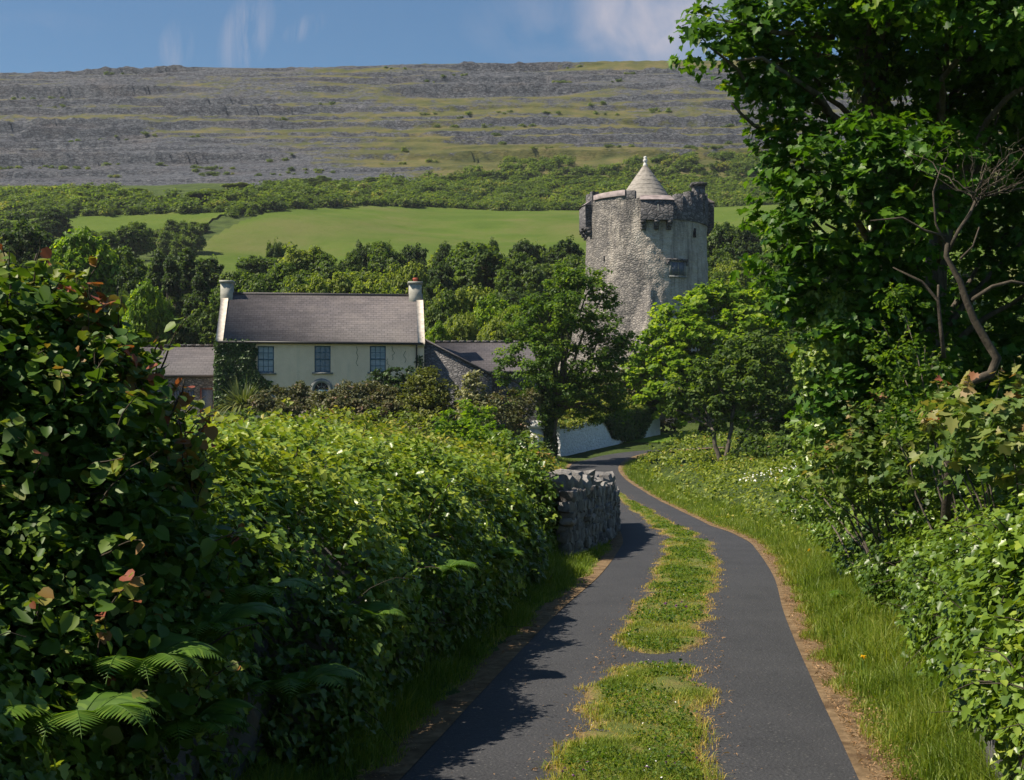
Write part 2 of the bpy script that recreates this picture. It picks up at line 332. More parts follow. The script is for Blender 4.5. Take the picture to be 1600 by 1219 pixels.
fv = t.math('ADD', veg, t.math('MULTIPLY', t.math('SUBTRACT', t.noise(tc, .19, 8, .75), .5), 2.0))
t.put(b.inputs['Base Color'], t.mix(t.ramp(fv, [(.42, 0), (.66, .92)]), rock, green)); b.inputs['Roughness'].default_value = .95; b.inputs['Specular IOR Level'].default_value = .1
t.put(b.inputs['Normal'], t.bump(t.math('ADD', n2, t.noise(tc, 1.0, 5, .7)), .8, .6)); MAT['limestone_hill'] = m
def stonework(name, cols, scale=(3, 3, 5), mortar=(.12, .115, .11), mw=.06, bstr=.8, bd=.04, stain=None):
    m, t, b = mat(name); co = t.coord('Object', scale); d = t.noise(co, .9, 3)
    wv = t.n('ShaderNodeVectorMath', operation='ADD'); t.put(wv.inputs[0], co); t.put(wv.inputs[1], t.n('ShaderNodeTexNoise').outputs[1])
    cell = t.voro(co, 1, 'F1', 1); ed = t.voro(co, 1, 'DISTANCE_TO_EDGE')
    sp = t.n('ShaderNodeSeparateColor'); t.put(sp.inputs[0], cell)
    c = t.ramp(sp.outputs[0], [(p, k) for p, k in zip(np.linspace(.1, .9, len(cols)), cols)])
    c = t.mix(t.ramp(t.noise(t.coord(), 7, 5, .7), [(.4, 0), (.7, .5)]), c, tuple(v * .55 for v in cols[0]))
    c = t.mix(t.ramp(ed, [(0, 1), (mw, .75), (mw * 2.2, 0)]), c, mortar)
    if stain: c = stain(t, c)
    t.put(b.inputs['Base Color'], c); b.inputs['Roughness'].default_value = .92
    t.put(b.inputs['Normal'], t.bump(t.math('ADD', t.ramp(ed, [(0, 0), (.2, 1)]), t.math('MULTIPLY', t.noise(t.coord(), 22, 5, .7), .6)), bstr, bd)); MAT[name] = m
stonework('rubble', [(.12, .115, .12), (.17, .162, .165), (.22, .21, .21)], (4.2, 4.2, 8.5), (.06, .058, .06))
stonework('dark_stone', [(.085, .082, .088), (.125, .12, .125), (.18, .17, .175)], (2.4, 2.4, 3.6), (.045, .044, .046), .05)
def whitewash(t, c):
    co = t.coord(); z = t.n('ShaderNodeSeparateXYZ'); t.put(z.inputs[0], co)
    f = t.math('ADD', t.noise(co, 2.4, 6, .72), t.math('MULTIPLY', z.outputs[2], .14))
    return t.mix(t.ramp(f, [(.40, 0), (.52, .96)]), c, t.ramp(t.noise(co, 5, 5), [(.3, (.64, .64, .68)), (.7, (.84, .84, .86))]))
stonework('limewashed', [(.10, .095, .09), (.18, .17, .16)], (3.2, 3.2, 4.6), (.05, .05, .05), .035, .9, .05, whitewash)
def tower_render(t, c):
    co = t.coord(); z = t.n('ShaderNodeSeparateXYZ'); t.put(z.inputs[0], co)
    f = t.math('ADD', t.noise(t.coord('Object', (1, 1, .38)), .34, 7, .66, .5), t.math('MULTIPLY', z.outputs[0], .030)); f = t.math('ADD', f, t.math('MULTIPLY', z.outputs[2], .004))
    lime = t.ramp(t.noise(co, 1.1, 7, .72), [(.28, (0.307, 0.266, 0.226)), (.5, (0.451, 0.400, 0.349)), (.68, (0.573, 0.522, 0.461))])
    c = t.mix(t.ramp(f, [(.45, .0), (.56, .88)]), c, lime)
    drip = t.noise(t.coord('Object', (1.5, 1.5, .12)), 1.0, 6, .7)
    c = t.mix(t.ramp(drip, [(.50, 0), (.66, .7)]), c, (0.088, 0.082, 0.080))
    return t.mix(t.ramp(t.math('ADD', t.noise(co, .8, 5, .7), t.math('MULTIPLY', t.math('SUBTRACT', z.outputs[2], 13), .095)), [(.58, 0), (.78, .55)]), c, (0.084, 0.081, 0.084))
stonework('tower_stone', [(0.195, 0.180, 0.171), (0.263, 0.239, 0.219), (0.350, 0.317, 0.288)], (3.4, 3.4, 5.2), (0.126, 0.117, 0.113), .05, .8, .06, tower_render)
def slate(name, cols, sc=1.0):
    m, t, b = mat(name); co = t.coord('Object'); br = t.n('ShaderNodeTexBrick'); sep = t.n('ShaderNodeSeparateXYZ'); t.put(sep.inputs[0], co)
    cb = t.n('ShaderNodeCombineXYZ'); t.put(cb.inputs[0], sep.outputs[0] if sc > 0 else sep.outputs[1]); t.put(cb.inputs[1], t.math('MULTIPLY', sep.outputs[2], 1.45))
    t.put(br.inputs['Vector'], cb.outputs[0]); br.inputs['Scale'].default_value = 1; br.inputs['Brick Width'].default_value = .34; br.inputs['Row Height'].default_value = .21; br.inputs['Mortar Size'].default_value = .012; br.inputs['Bias'].default_value = -.1
    for k, v in (('Color1', cols[0]), ('Color2', cols[1]), ('Mortar', tuple(x * .35 for x in cols[0]))): br.inputs[k].default_value = (*v, 1)
    c = t.mix(t.ramp(t.noise(co, .9, 6, .7), [(.42, 0), (.68, .6)]), br.outputs[0], cols[2]); c = t.mix(t.ramp(t.noise(t.coord('Object', (.35, 1, 4.6)), 1.0, 6, .75), [(.46, 0), (.62, .5)]), c, tuple(x * .55 for x in cols[0])); c = t.mix(t.ramp(t.noise(co, 16, 4, .6), [(.5, 0), (.75, .35)]), c, tuple(x * .6 for x in cols[0]))
    t.put(b.inputs['Base Color'], c); b.inputs['Roughness'].default_value = .7; t.put(b.inputs['Normal'], t.bump(t.math('ADD', br.outputs[1], t.noise(co, 9, 4)), .5, .02)); MAT[name] = m
slate('slate', [(0.096, 0.086, 0.092), (0.132, 0.117, 0.125), (0.155, 0.135, 0.132)]); slate('slate_dark', [(0.076, 0.069, 0.078), (0.102, 0.092, 0.102), (0.115, 0.102, 0.106)]); slate('slate_wing', [(0.069, 0.063, 0.073), (0.102, 0.092, 0.102), (0.119, 0.102, 0.102)], -1)
m, t, b = mat('roughcast'); co = t.coord()
c = t.ramp(t.noise(co, .8, 6, .7), [(.3, (.76, .58, .42)), (.6, (.86, .66, .49)), (.8, (.90, .71, .55))]); c = t.mix(t.ramp(t.noise(t.coord('Object', (1.2, 1, .1)), 1.6, 5, .7), [(.55, 0), (.78, .3)]), c, (.36, .35, .27))
t.put(b.inputs['Base Color'], c); t.put(b.inputs['Normal'], t.bump(t.noise(co, 7, 6, .8), .8, .09)); MAT['roughcast'] = m
MAT['coping'] = simple_mat('coping', (.52, .46, .40), nscale=4, var=.25); MAT['pink_coping'] = simple_mat('pink_coping', (.27, .225, .225), nscale=2, var=.35, bscale=12, bumps=.6)
MAT['chimney_render'] = simple_mat('chimney_render', (.33, .32, .285), nscale=3, var=.25, bumps=.04); MAT['terracotta'] = simple_mat('terracotta', (.42, .10, .06)); MAT['cut_stone'] = simple_mat('cut_stone', (.20, .205, .20), nscale=5, var=.2)
MAT['blue_paint'] = simple_mat('blue_paint', (.035, .10, .16), .45, .4, 3, .2, 0); MAT['black_iron'] = simple_mat('black_iron', (.018, .018, .02), .5, .4, bumps=0); MAT['grey_planks'] = simple_mat('grey_planks', (.11, .13, .17), nscale=12)
MAT['cone_stone'] = simple_mat('cone_stone', (.27, .245, .22), nscale=3, var=.28, bscale=14, bumps=.5); MAT['red_frame'] = simple_mat('red_frame', (.17, .075, .065)); MAT['opening_shade'] = simple_mat('opening_shade', (.012, .012, .014), bumps=0); MAT['white_stone'] = simple_mat('white_stone', (.6, .59, .58), nscale=4, var=.2, bscale=9)  # the near-black one paints the shade inside slits, tower window and fanlight
m, t, b = mat('pane'); t.put(b.inputs['Base Color'], t.ramp(t.noise(t.coord(), 1.3, 3), [(.35, (.05, .075, .12)), (.65, (.11, .15, .21))])); b.inputs['Roughness'].default_value = .06; b.inputs['Specular IOR Level'].default_value = .6
t.put(b.inputs['Normal'], t.bump(t.noise(t.coord(), 2.2, 2), .12, .1)); MAT['pane'] = m
m, t, b = mat('blind'); t.put(b.inputs['Base Color'], t.ramp(t.noise(t.coord('Object', (.4, 1, 3)), 1.6, 3), [(.35, (.12, .18, .24)), (.65, (.22, .27, .33))])); b.inputs['Roughness'].default_value = .1; b.inputs['Specular IOR Level'].default_value = .6; MAT['blind'] = m
m, t, b = mat('wall_rock'); co = t.coord(); tn = t.attr('tint')
c = t.ramp(tn, [(0, (.14, .135, .14)), (.5, (.22, .21, .205)), (1, (.32, .30, .285))]); c = t.mix(t.ramp(t.noise(co, 5, 6, .72), [(.45, 0), (.68, .75)]), c, (.085, .08, .078)); c = t.mix(t.ramp(t.noise(co, 9, 5, .7), [(.62, 0), (.72, .7)]), c, (.40, .385, .35))
c = t.mix(t.ramp(t.noise(co, 2.2, 5, .7), [(.58, 0), (.72, .5)]), c, (.20, .13, .06)); t.put(b.inputs['Base Color'], c); b.inputs['Roughness'].default_value = .93
t.put(b.inputs['Normal'], t.bump(t.noise(co, 14, 7, .75), .8, .05)); MAT['wall_rock'] = m
m, t, b = mat('bark'); co = t.coord('Object', (1, 1, .25)); t.put(b.inputs['Base Color'], t.ramp(t.noise(co, 14, 6, .7), [(.3, (.045, .035, .026)), (.55, (.12, .10, .08)), (.75, (.22, .19, .155))])); t.put(b.inputs['Normal'], t.bump(t.noise(co, 20, 5, .7), .8, .04)); MAT['bark'] = m
m, t, b = mat('dead_bark'); co = t.coord(); t.put(b.inputs['Base Color'], t.ramp(t.noise(co, 8, 6, .7), [(.3, (.03, .024, .018)), (.55, (.065, .052, .038)), (.75, (.12, .10, .07))])); t.put(b.inputs['Normal'], t.bump(t.noise(co, 25, 5, .7), .6, .02)); MAT['dead_bark'] = m
for nm, st_, kw in (
    ('leaf_ivy', [(0, (0.029, 0.065, 0.012)), (.35, (0.085, 0.149, 0.019)), (.7, (0.169, 0.255, 0.031)), (1, (0.309, 0.356, 0.049))], dict(trans=.28, rough=.36, spec=.42)),
    ('leaf_ivy_dark', [(0, (0.012, 0.031, 0.010)), (.5, (0.034, 0.071, 0.014)), (1, (0.078, 0.135, 0.020))], dict(trans=.2, rough=.45, spec=.3)),
    ('leaf_hazel', [(0, (.025, .060, .010)), (.4, (.062, .125, .016)), (.66, (.125, .19, .025)), (.82, (.20, .21, .05)), (.92, (.24, .12, .035)), (1, (.24, .07, .04))], dict(trans=.3, rough=.5)),
    ('leaf_bramble', [(0, (0.057, 0.099, 0.015)), (.4, (0.139, 0.191, 0.025)), (.7, (0.253, 0.289, 0.040)), (.9, (0.380, 0.323, 0.076)), (1, (0.380, 0.219, 0.089))], dict(trans=.34, rough=.45, spec=.32)),
    ('leaf_sycamore', [(0, (.020, .060, .008)), (.4, (.055, .135, .012)), (.75, (.115, .215, .018)), (1, (.25, .29, .025))], dict(trans=.4, rough=.45, spec=.32)),
    ('leaf_reddish', [(0, (0.050, 0.106, 0.025)), (.45, (0.125, 0.188, 0.044)), (.7, (0.237, 0.250, 0.075)), (.9, (0.275, 0.175, 0.069)), (1, (0.300, 0.094, 0.056))], dict(trans=.35, rough=.5)),
    ('leaf_ash', [(0, (0.026, 0.059, 0.012)), (.5, (0.074, 0.144, 0.019)), (1, (0.196, 0.269, 0.029))], dict(trans=.5)),
    ('leaf_bright', [(0, (0.051, 0.109, 0.009)), (.45, (0.128, 0.227, 0.013)), (1, (0.341, 0.430, 0.024))], dict(trans=.5)),
    ('leaf_wood', [(0, (0.033, 0.062, 0.017)), (.5, (0.077, 0.132, 0.026)), (1, (0.172, 0.226, 0.036))], dict(trans=.5)),
    ('leaf_wood_dark', [(0, (0.021, 0.044, 0.017)), (.5, (0.048, 0.085, 0.023)), (1, (0.101, 0.145, 0.034))], dict(trans=.5)),
    ('leaf_wood_pale', [(0, (0.068, 0.109, 0.024)), (.5, (0.162, 0.219, 0.033)), (1, (0.290, 0.320, 0.050))], dict(trans=.5)),
    ('leaf_scrub', [(0, (0.042, 0.072, 0.017)), (.5, (0.096, 0.150, 0.029)), (.85, (0.156, 0.210, 0.042)), (1, (0.240, 0.228, 0.084))], dict(trans=.5)),
    ('leaf_escallonia', [(0, (0.042, 0.056, 0.022)), (.5, (0.091, 0.101, 0.036)), (.8, (0.161, 0.133, 0.070)), (1, (0.266, 0.154, 0.119))], dict(trans=.25)),
    ('leaf_cream', [(0, (.07, .09, .03)), (.4, (.20, .21, .085)), (1, (.46, .42, .25))], dict(trans=.3)),
    ('leaf_olive', [(0, (0.043, 0.064, 0.010)), (.5, (0.109, 0.128, 0.018)), (1, (0.248, 0.234, 0.040))], dict(trans=.3)),
    ('leaf_sword', [(0, (.04, .065, .022)), (.5, (.11, .145, .04)), (.85, (.24, .25, .09)), (1, (.33, .27, .13))], dict(trans=.25)),
    ('leaf_fern', [(0, (0.043, 0.099, 0.014)), (.6, (0.093, 0.185, 0.022)), (1, (0.186, 0.270, 0.035))], dict(trans=.4)),
    ('grass_lush', [(0, (0.076, 0.138, 0.016)), (.5, (0.168, 0.240, 0.027)), (.88, (0.305, 0.324, 0.061)), (1, (0.518, 0.348, 0.183))], dict(trans=.4, rough=.5, spec=.3)),
    ('grass_dry', [(0, (0.078, 0.135, 0.014)), (.45, (0.186, 0.241, 0.026)), (.75, (0.357, 0.312, 0.060)), (1, (0.589, 0.383, 0.130))], dict(trans=.35, rough=.6, spec=.2)),
    ('straw', [(0, (.13, .075, .035)), (.5, (.29, .17, .085)), (1, (.45, .30, .17))], dict(trans=.1, rough=.7, spec=.2)),
    ('petal_white', [(0, (.7, .7, .66)), (1, (.8, .79, .75))], dict(trans=.2)), ('petal_yellow', [(0, (.75, .45, .01)), (1, (.8, .52, .02))], dict(trans=.2)),
    ('petal_purple', [(0, (.07, .02, .11)), (.6, (.16, .04, .20)), (1, (.35, .12, .36))], dict(trans=.2)), ('petal_red', [(0, (.40, .02, .04)), (1, (.55, .05, .07))], dict(trans=.2)),
): MAT[nm] = leaf_mat(nm, st_, **kw)

# ------------------------------------------------------------------ ground, fields, hill
xs = np.r_[-900, -500, np.arange(-300, -60, 8), np.arange(-60, -16, 2), np.arange(-16, 22, .3), np.arange(22, 60, 2), np.arange(60, 301, 8), 500, 900]
ys = np.r_[-150, -60, -30, np.arange(-12, 92, .4), np.arange(92, 130, 1.5), np.arange(130, 427, 3), 430]
gx, gy = np.meshgrid(xs, ys); g = Geo(); g.grid(np.stack([gx, gy, ground(gx, gy)], -1), 0, True); tag(g.build('ground', 'ground', None, True), 'rough green ground the lane runs over', kind='structure')
def inpoly(px, py, poly):
    r = np.zeros(px.shape, bool); n = len(poly)
    for i in range(n):
        x0, y0 = poly[i]; x1, y1 = poly[(i + 1) % n]; c = (y0 > py) != (y1 > py)
        r ^= c & (px < (x1 - x0) * (py - y0) / (y1 - y0 + 1e-12) + x0)
    return r
def field(name, poly, m, step, lift):
    p = np.array(poly); X, Y = np.meshgrid(np.arange(p[:, 0].min(), p[:, 0].max() + step, step), np.arange(p[:, 1].min(), p[:, 1].max() + step, step))
    ok = inpoly(X[:-1, :-1] + step / 2, Y[:-1, :-1] + step / 2, poly); i = np.arange(X.size).reshape(X.shape)
    q = np.stack([i[:-1, :-1], i[:-1, 1:], i[1:, 1:], i[1:, :-1]], -1)[ok]; P = np.stack([X, Y, ground(X, Y) + lift], -1).reshape(-1, 3)
    u, inv = np.unique(q, return_inverse=True); g = Geo(); g.add(P[u], inv.reshape(-1), np.full(len(q), 4)); return tag(g.build(name, m, None, True), kind='structure')
FIELD = [(-62, 150), (-62, 235), (-61, 262), (-57, 292), (-49, 318), (-34, 342), (-14, 356), (12, 360), (45, 360), (90, 366), (90, 150)]
field('field', FIELD, 'field', .8, .35)
FIELD2 = [(-130, 262), (-130, 294), (-100, 301), (-72, 306), (-61, 305), (-64, 290), (-68, 272)]
field('hill_field', FIELD2, 'field', .8, .35)
field('lawn', [(6, 90.6), (10, 91.2), (16, 92.4), (30, 96.4), (30, 101), (8.5, 100)], 'lawn', .5, .06)
rng = np.random.default_rng(4)
HX = np.arange(-400, 401, 1.15); HY = np.r_[np.arange(430, 592, .34), np.arange(592, 620, 4), np.arange(620, 1500, 80)]
X, Y = np.meshgrid(HX, HY); z = np.interp(Y, BK[:, 0], BK[:, 1]); gr = sst(431, 455, Y)
z = z + gr * (fbm(X / 130, Y / 60, 0, 21, 3) * 1.8 + .016 * X)
lev = [78.]
while lev[-1] < 200: lev.append(lev[-1] + rng.choice([2.2, 3.4, 5, 7, 9.5], p=[.2, .25, .25, .2, .1]))
lev = np.array(lev); zz = z + gr * (fbm(X / 34, Y / 40, 0, 31, 3) * .8 + fbm(X / 8, Y / 12, 0, 33, 2) * .2); i = np.clip(np.searchsorted(lev, zz) - 1, 0, len(lev) - 2); gap = lev[i + 1] - lev[i]; fr = np.clip((zz - lev[i]) / gap, 0, 1)
stg = np.clip(.62 + 1.05 * vn(X / 52, i * 3.7, 0, 5) + .5 * vn(X / 13, i * 5.3, 0, 6), .0, 1.2); qq = .47 * stg
frw = np.clip(fr + (.14 * vn(X / 4, i * 9.1, 0, 7) + .12 * vn(X / 1.9, i * 2.1, 0, 8)) / gap, 0, 1); z = z + gr * gap * (qq * (sst(.74, .74 + .18 / gap, frw) - fr))
rub = sst(-.2, .4, vn(X / 26, Y / 9, 0, 55) + .5 * vn(X / 7, Y / 3, 0, 56)); dcl = Y - 500 - 3 * vn(X / 24, 0, 0, 57); acl = sst(-176, -168, X) * sst(-122, -134, X); z = z + acl * 5 * (sst(-.9, .9, dcl) - sst(-22, 22, dcl))
nearR = np.exp(-((frw - .76) * gap / .45) ** 2) * stg
z = z + gr * (fbm(X / 12, Y / 6, 0, 41, 2) * .15 + (.10 + .5 * rub) * (np.abs(vn(X / 3.2, Y / 1.6, 0, 51)) * .75 + vn(X / 2.5, Y / 1.2, 0, 52) * .25) + nearR * np.round(2 * vn(X / 2.8, Y / 3, 0, 59)) * .38 + acl * np.exp(-(dcl / 3) ** 2) * vn(X / 3, Y / 2, 0, 58) * .9)
PX, PY = 800 + X / Y * FPX, HOR - (z - EYE) / Y * FPX
veg = .49 + .26 * fbm(X / 60, Y / 26, 0, 61, 4) + .12 * sst(350, 900, PX) + .20 * sst(.6, .1, fr) * stg - .42 * nearR - .16 * rub - acl * .6 * np.exp(-(dcl / 4) ** 2)
veg += .50 * sst(205, 262, PY) * sst(500, 820, PX) - .30 * sst(215, 250, PY) * sst(560, 380, PX) + .16 * sst(160, 195, PY) * sst(225, 200, PY) + .3 * sst(118, 100, PY) * sst(600, 850, PX) - .12 * sst(160, 120, PY) + .30 * sst(278, 296, PY)
g = Geo(); vf = (veg[:-1, :-1] + veg[1:, 1:]) / 2; g.grid(np.stack([X, Y, z], -1), np.clip(vf, 0, 1).ravel(), True)
tag(g.build('limestone_hill', 'limestone_hill', None, False), 'terraced grey limestone hillside rising behind the field', kind='structure')
def hillz(x, y):
    a = np.clip(np.searchsorted(HY, y), 1, len(HY) - 1); b_ = np.clip(np.searchsorted(HX, x), 1, len(HX) - 1); return z[a, b_]
def anyz(x, y): return float(hillz(x, y)) if y > 431 else gz(x, y)
# ------------------------------------------------------------------ the lane
dn = np.gradient(ROAD, axis=0); dn = norm(dn); PN = np.stack([dn[:, 1], -dn[:, 0]], 1); SL = np.r_[0, np.cumsum(np.linalg.norm(np.diff(ROAD, axis=0), axis=1))]
def ribbon(offs, zfun, tfun, sl=slice(None)):
    C, Nn, s = ROAD[sl], PN[sl], SL[sl]; O = offs(s); P = C[:, None] + Nn[:, None] * O[..., None]
    zc = ground(C[:, 0], C[:, 1])[:, None] + zfun(s[:, None], O, P); return np.stack([P[..., 0], P[..., 1], zc], -1), tfun(s[:, None], O, P)
hw = 1.40
e1 = .06 * vn(SL * 1.9, 0, 0, 1) + .055 * vn(SL * 3.3, 0, 0, 2); e2 = .06 * vn(SL * 1.7, 0, 0, 3) + .055 * vn(SL * 3.1, 0, 0, 4)
u9 = np.linspace(-1, 1, 13)
P, _ = ribbon(lambda s: np.where(u9[None] < 0, u9[None] * (hw + e1[:, None]), u9[None] * (hw + e2[:, None])), lambda s, O, P: .035 - .012 * O ** 2, lambda s, O, P: O)
g = Geo(); g.grid(P, 0, True); tag(g.build('lane', 'asphalt', None, True), 'narrow dark asphalt lane', kind='structure')
for sg, nm in ((1, 'right'), (-1, 'left')):
    wv = .24 + .12 * vn(SL * .7, 0, 0, 7 + sg) + .10 * vn(SL * 2.7, 0, 0, 8 + sg)
    P, _ = ribbon(lambda s: sg * (1.30 + np.linspace(0, 1, 6)[None] * (wv[:, None] + .14)), lambda s, O, P: .022 + .015 * fbm(P[..., 0] * 5, P[..., 1] * 5, 0, 3, 2) * sst(1.32, 1.5, abs(O)) - .06 * sst(1.42, 1.8, abs(O)), lambda s, O, P: O)
    g = Geo(); g.grid(P, 0, sg > 0); tag(g.build('roadside_soil', 'soil', None, True), kind='structure')
msk = (ROAD[:, 1] > -6) & (ROAD[:, 1] < 64); RS = ROAD[msk]; fine = resample(RS, .07); fd = norm(np.gradient(fine, axis=0)); fn = np.stack([fd[:, 1], -fd[:, 0]], 1)
u = np.linspace(-.72, .72, 37); FX = fine[:, None, 0] + fn[:, None, 0] * u; FY = fine[:, None, 1] + fn[:, None, 1] * u
def strip_h(x, y, off):
    wN = .335 + .10 * vn(y * .55, 3, 0, 71) + .07 * vn(y * 1.9, 1, 0, 72) + .05 * vn(y * 5, np.sign(off) * 7, 0, 73); wN = wN * np.interp(y, [0, 36, 46, 64], [1, 1, .8, .55])
    gap = sst(.22, .55, np.abs(y - 12.85 + .3 * (off + .2) + .18 * vn(off * 5, 3, 0, 74)) + .12 * vn(off * 9, y * 5, 0, 75)) * (1 - .0 * y)
    edge = sst(wN + .16, wN - .16, np.abs(off)) * gap; return edge
ED = strip_h(FX, FY, u[None]); Hs = .004 + ED * .034 + .022 * fbm(FX * 4, FY * 4, 0, 5, 3) * ED + .010 * fbm(FX * 15, FY * 15, 0, 6, 2) - .02
g = Geo(); tv_ = np.clip(ED * .8 - .08, 0, 1); g.grid(np.stack([FX, FY, ground(FX, FY) + .035 + Hs], -1), ((tv_[:-1, :-1] + tv_[1:, 1:]) / 2).ravel(), True)
tag(g.build('grass_strip', 'turf', None, True), 'dry and green turf strip along the middle of the lane', kind='stuff')

# ------------------------------------------------------------------ the farmhouse
HY0 = 88.0; k88 = FPX / HY0
def hx(px): return (px - 800) / k88
def hz(py): return EYE + (HOR - py) / k88
hx0, hx1, hg, he = hx(341), hx(662.5), 2.9, hz(534); hcx = (hx0 + hx1) / 2; HD = 7.0; hr = 11.95
house = empty('farmhouse', (hcx, HY0, hg), 'cream two storey farmhouse with slate roof, sash windows and two end chimneys', 'house')
def part(g, name, m, par=house, smooth=False, label=None):
    o = g.build(name, m, None, smooth); o.parent = par
    root = par
    M = root.matrix_world if root.parent is None else None
    o.matrix_parent_inverse.identity(); 
    V = np.empty(len(o.data.vertices) * 3, np.float32); o.data.vertices.foreach_get('co', V); V = V.reshape(-1, 3)
    off = np.zeros(3); p = par
    while p is not None: off += np.array(p.location); p = p.parent
    o.data.vertices.foreach_set('co', (V - off).astype(np.float32).ravel()); o.data.update()
    if label: o['label'] = label
    return o
def wall_face(g, x0, x1, z0, z1, y, holes, depth=.18):
    X = sorted({x0, x1, *[h[0] for h in holes], *[h[1] for h in holes]}); Z = sorted({z0, z1, *[h[2] for h in holes], *[h[3] for h in holes]})
    for a, b in zip(X, X[1:]):
        for c, d in zip(Z, Z[1:]):
            if any(h[0] <= a and b <= h[1] and h[2] <= c and d <= h[3] for h in holes): continue
            g.faces([(a, y, c), (b, y, c), (b, y, d), (a, y, d)], [(0, 1, 2, 3)])
    for a, b, c, d in holes:
        e = y + depth; g.faces([(a, y, c), (b, y, c), (b, y, d), (a, y, d), (a, e, c), (b, e, c), (b, e, d), (a, e, d)], [(0, 4, 5, 1), (1, 5, 6, 2), (2, 6, 7, 3), (3, 7, 4, 0), (4, 7, 6, 5)])
wins = [(403.5, 429, 541.5, 583), (491.5, 516.5, 540.5, 582), (577.5, 602.5, 540, 581)]
holes = [(hx(a), hx(b), hz(d), hz(c)) for a, b, c, d in wins]
holes += [(hx(408), hx(430), hz(655), hz(612)), (hx(577), hx(600), hz(655), hz(612))]
g = Geo(); wall_face(g, hx0, hx1, hg - .6, he, HY0, holes); yb = HY0 + HD; ym = HY0 + HD / 2
for x, f in ((hx0, 1), (hx1, 0)):
    V = [(x, HY0, hg - .6), (x, yb, hg - .6), (x, yb, he), (x, ym, hr - .12), (x, HY0, he)]; g.faces(V, [(0, 4, 3, 2, 1) if f else (0, 1, 2, 3, 4)])
g.faces([(hx0, yb, hg - .6), (hx1, yb, hg - .6), (hx1, yb, he), (hx0, yb, he)], [(3, 2, 1, 0)]); part(g, 'wall', 'roughcast')
sl = (hr - he) / (HD / 2)
def pitched(g, x0, x1, y0, ymid, y1, ze, zr, over=.25, th=.12):
    s = (zr - ze) / (ymid - y0); ya, yz = y0 - over, y1 + over; za = ze - over * s
    prof = [(ya, za), (ymid, zr), (yz, za), (yz, za - th), (ymid, zr - th), (ya, za - th)]
    V = [(x0, a, b) for a, b in prof] + [(x1, a, b) for a, b in prof]; n = 6
    g.faces(V, [(0, 1, 7, 6)[::-1], (1, 2, 8, 7)[::-1], (2, 3, 9, 8)[::-1], (3, 4, 10, 9)[::-1], (4, 5, 11, 10)[::-1], (5, 0, 6, 11)[::-1], (0, 5, 4, 1), (1, 4, 3, 2), (6, 7, 10, 11), (7, 8, 9, 10)])
xa, xb = hx0 + .36, hx1 - .36
g = Geo(); pitched(g, xa, xb, HY0, ym, yb, he + .14, hr + .02, .2); roof = part(g, 'roof', 'slate')
g = Geo(); g.tube([(xa, ym, hr + .03), (xb, ym, hr + .03)], .09, 6); part(g, 'ridge_tiles', 'slate_dark', roof)
for x0, x1 in ((hx0 - .04, xa + .04), (xb - .04, hx1 + .04)):
    g = Geo(); pitched(g, x0, x1, HY0, ym, yb, he + .24, hr + .13, .22, .3); part(g, 'gable_coping', 'coping')
for (a, b, zt, pot) in ((345.5, 364, 12.62, 0), (637.5, 657.5, 12.68, 1)):
    kk = FPX / 91; x0, x1 = (a - 800) / kk + .34, (b - 800) / kk + .34; g = Geo(); g.box((x0, ym - .5, hr - 1.0), (x1, ym + .5, zt)); c = part(g, 'chimney', 'chimney_render')
    g = Geo(); g.box((x0 - .07, ym - .57, zt + .003), (x1 + .07, ym + .57, zt + .14)); part(g, 'chimney_cap', 'chimney_render', c)
    if pot: g = Geo(); g.tube([((x0 + x1) / 2 + .02, ym, zt + .14), ((x0 + x1) / 2 + .02, ym, zt + .3), ((x0 + x1) / 2 + .02, ym, zt + .34), ((x0 + x1) / 2 + .02, ym, zt + .42)], [.17, .15, .19, .17], 10); part(g, 'chimney_pot', 'terracotta', c)
def sash(x0, x1, z0, z1, y, par, glass, cols=3, sill=True, rows=4):
    g = Geo(); f = .065; yf = y + .07
    for q in ((x0, x0 + f, z0, z1), (x1 - f, x1, z0, z1), (x0 + f, x1 - f, z1 - f, z1), (x0 + f, x1 - f, z0, z0 + f + .02)): g.box((q[0], yf, q[2]), (q[1], yf + .09, q[3]))
    zm = (z0 + z1) / 2; g.box((x0 + f, yf + .02, zm - .035), (x1 - f, yf + .08, zm + .035))
    for i in range(1, cols):
        xx = x0 + f + (x1 - x0 - 2 * f) * i / cols
        for za, zb in ((z0 + f + .02, zm - .035), (zm + .035, z1 - f)): g.box((xx - .014, yf + .03, za), (xx + .014, yf + .07, zb))
    for i in range(1, rows):
        if i * 2 == rows: continue
        zz_ = z0 + (z1 - z0) * i / rows
        for j in range(cols):
            xl = x0 + f + (x1 - x0 - 2 * f) * j / cols + .014 * (j > 0); xr = x0 + f + (x1 - x0 - 2 * f) * (j + 1) / cols - .014 * (j < cols - 1); g.box((xl, yf + .031, zz_ - .014), (xr, yf + .069, zz_ + .014))
    w_ = part(g, 'sash_window', 'blue_paint', par); g = Geo(); g.faces([(x0 + .03, yf + .055, z0 + .03), (x1 - .03, yf + .055, z0 + .03), (x1 - .03, yf + .055, z1 - .03), (x0 + .03, yf + .055, z1 - .03)], [(0, 1, 2, 3)]); part(g, 'pane', glass, w_)
    if sill: g = Geo(); g.box((x0 - .14, y - .12, z0 - .11), (x1 + .14, y + .10, z0 - .003)); part(g, 'sill', 'cut_stone', w_)
for i, h in enumerate(holes): sash(*h, HY0, house, 'blind' if i in (0, 2) else 'pane', 3, True)
acx, azs, ar = hx(502.5), hz(609), .70          # arched doorway
g = Geo(); an = np.linspace(0, pi, 15); ro, ri = ar, ar - .26
pr = lambda r: [(acx + r * cos(a), azs + r * sin(a)) for a in an]
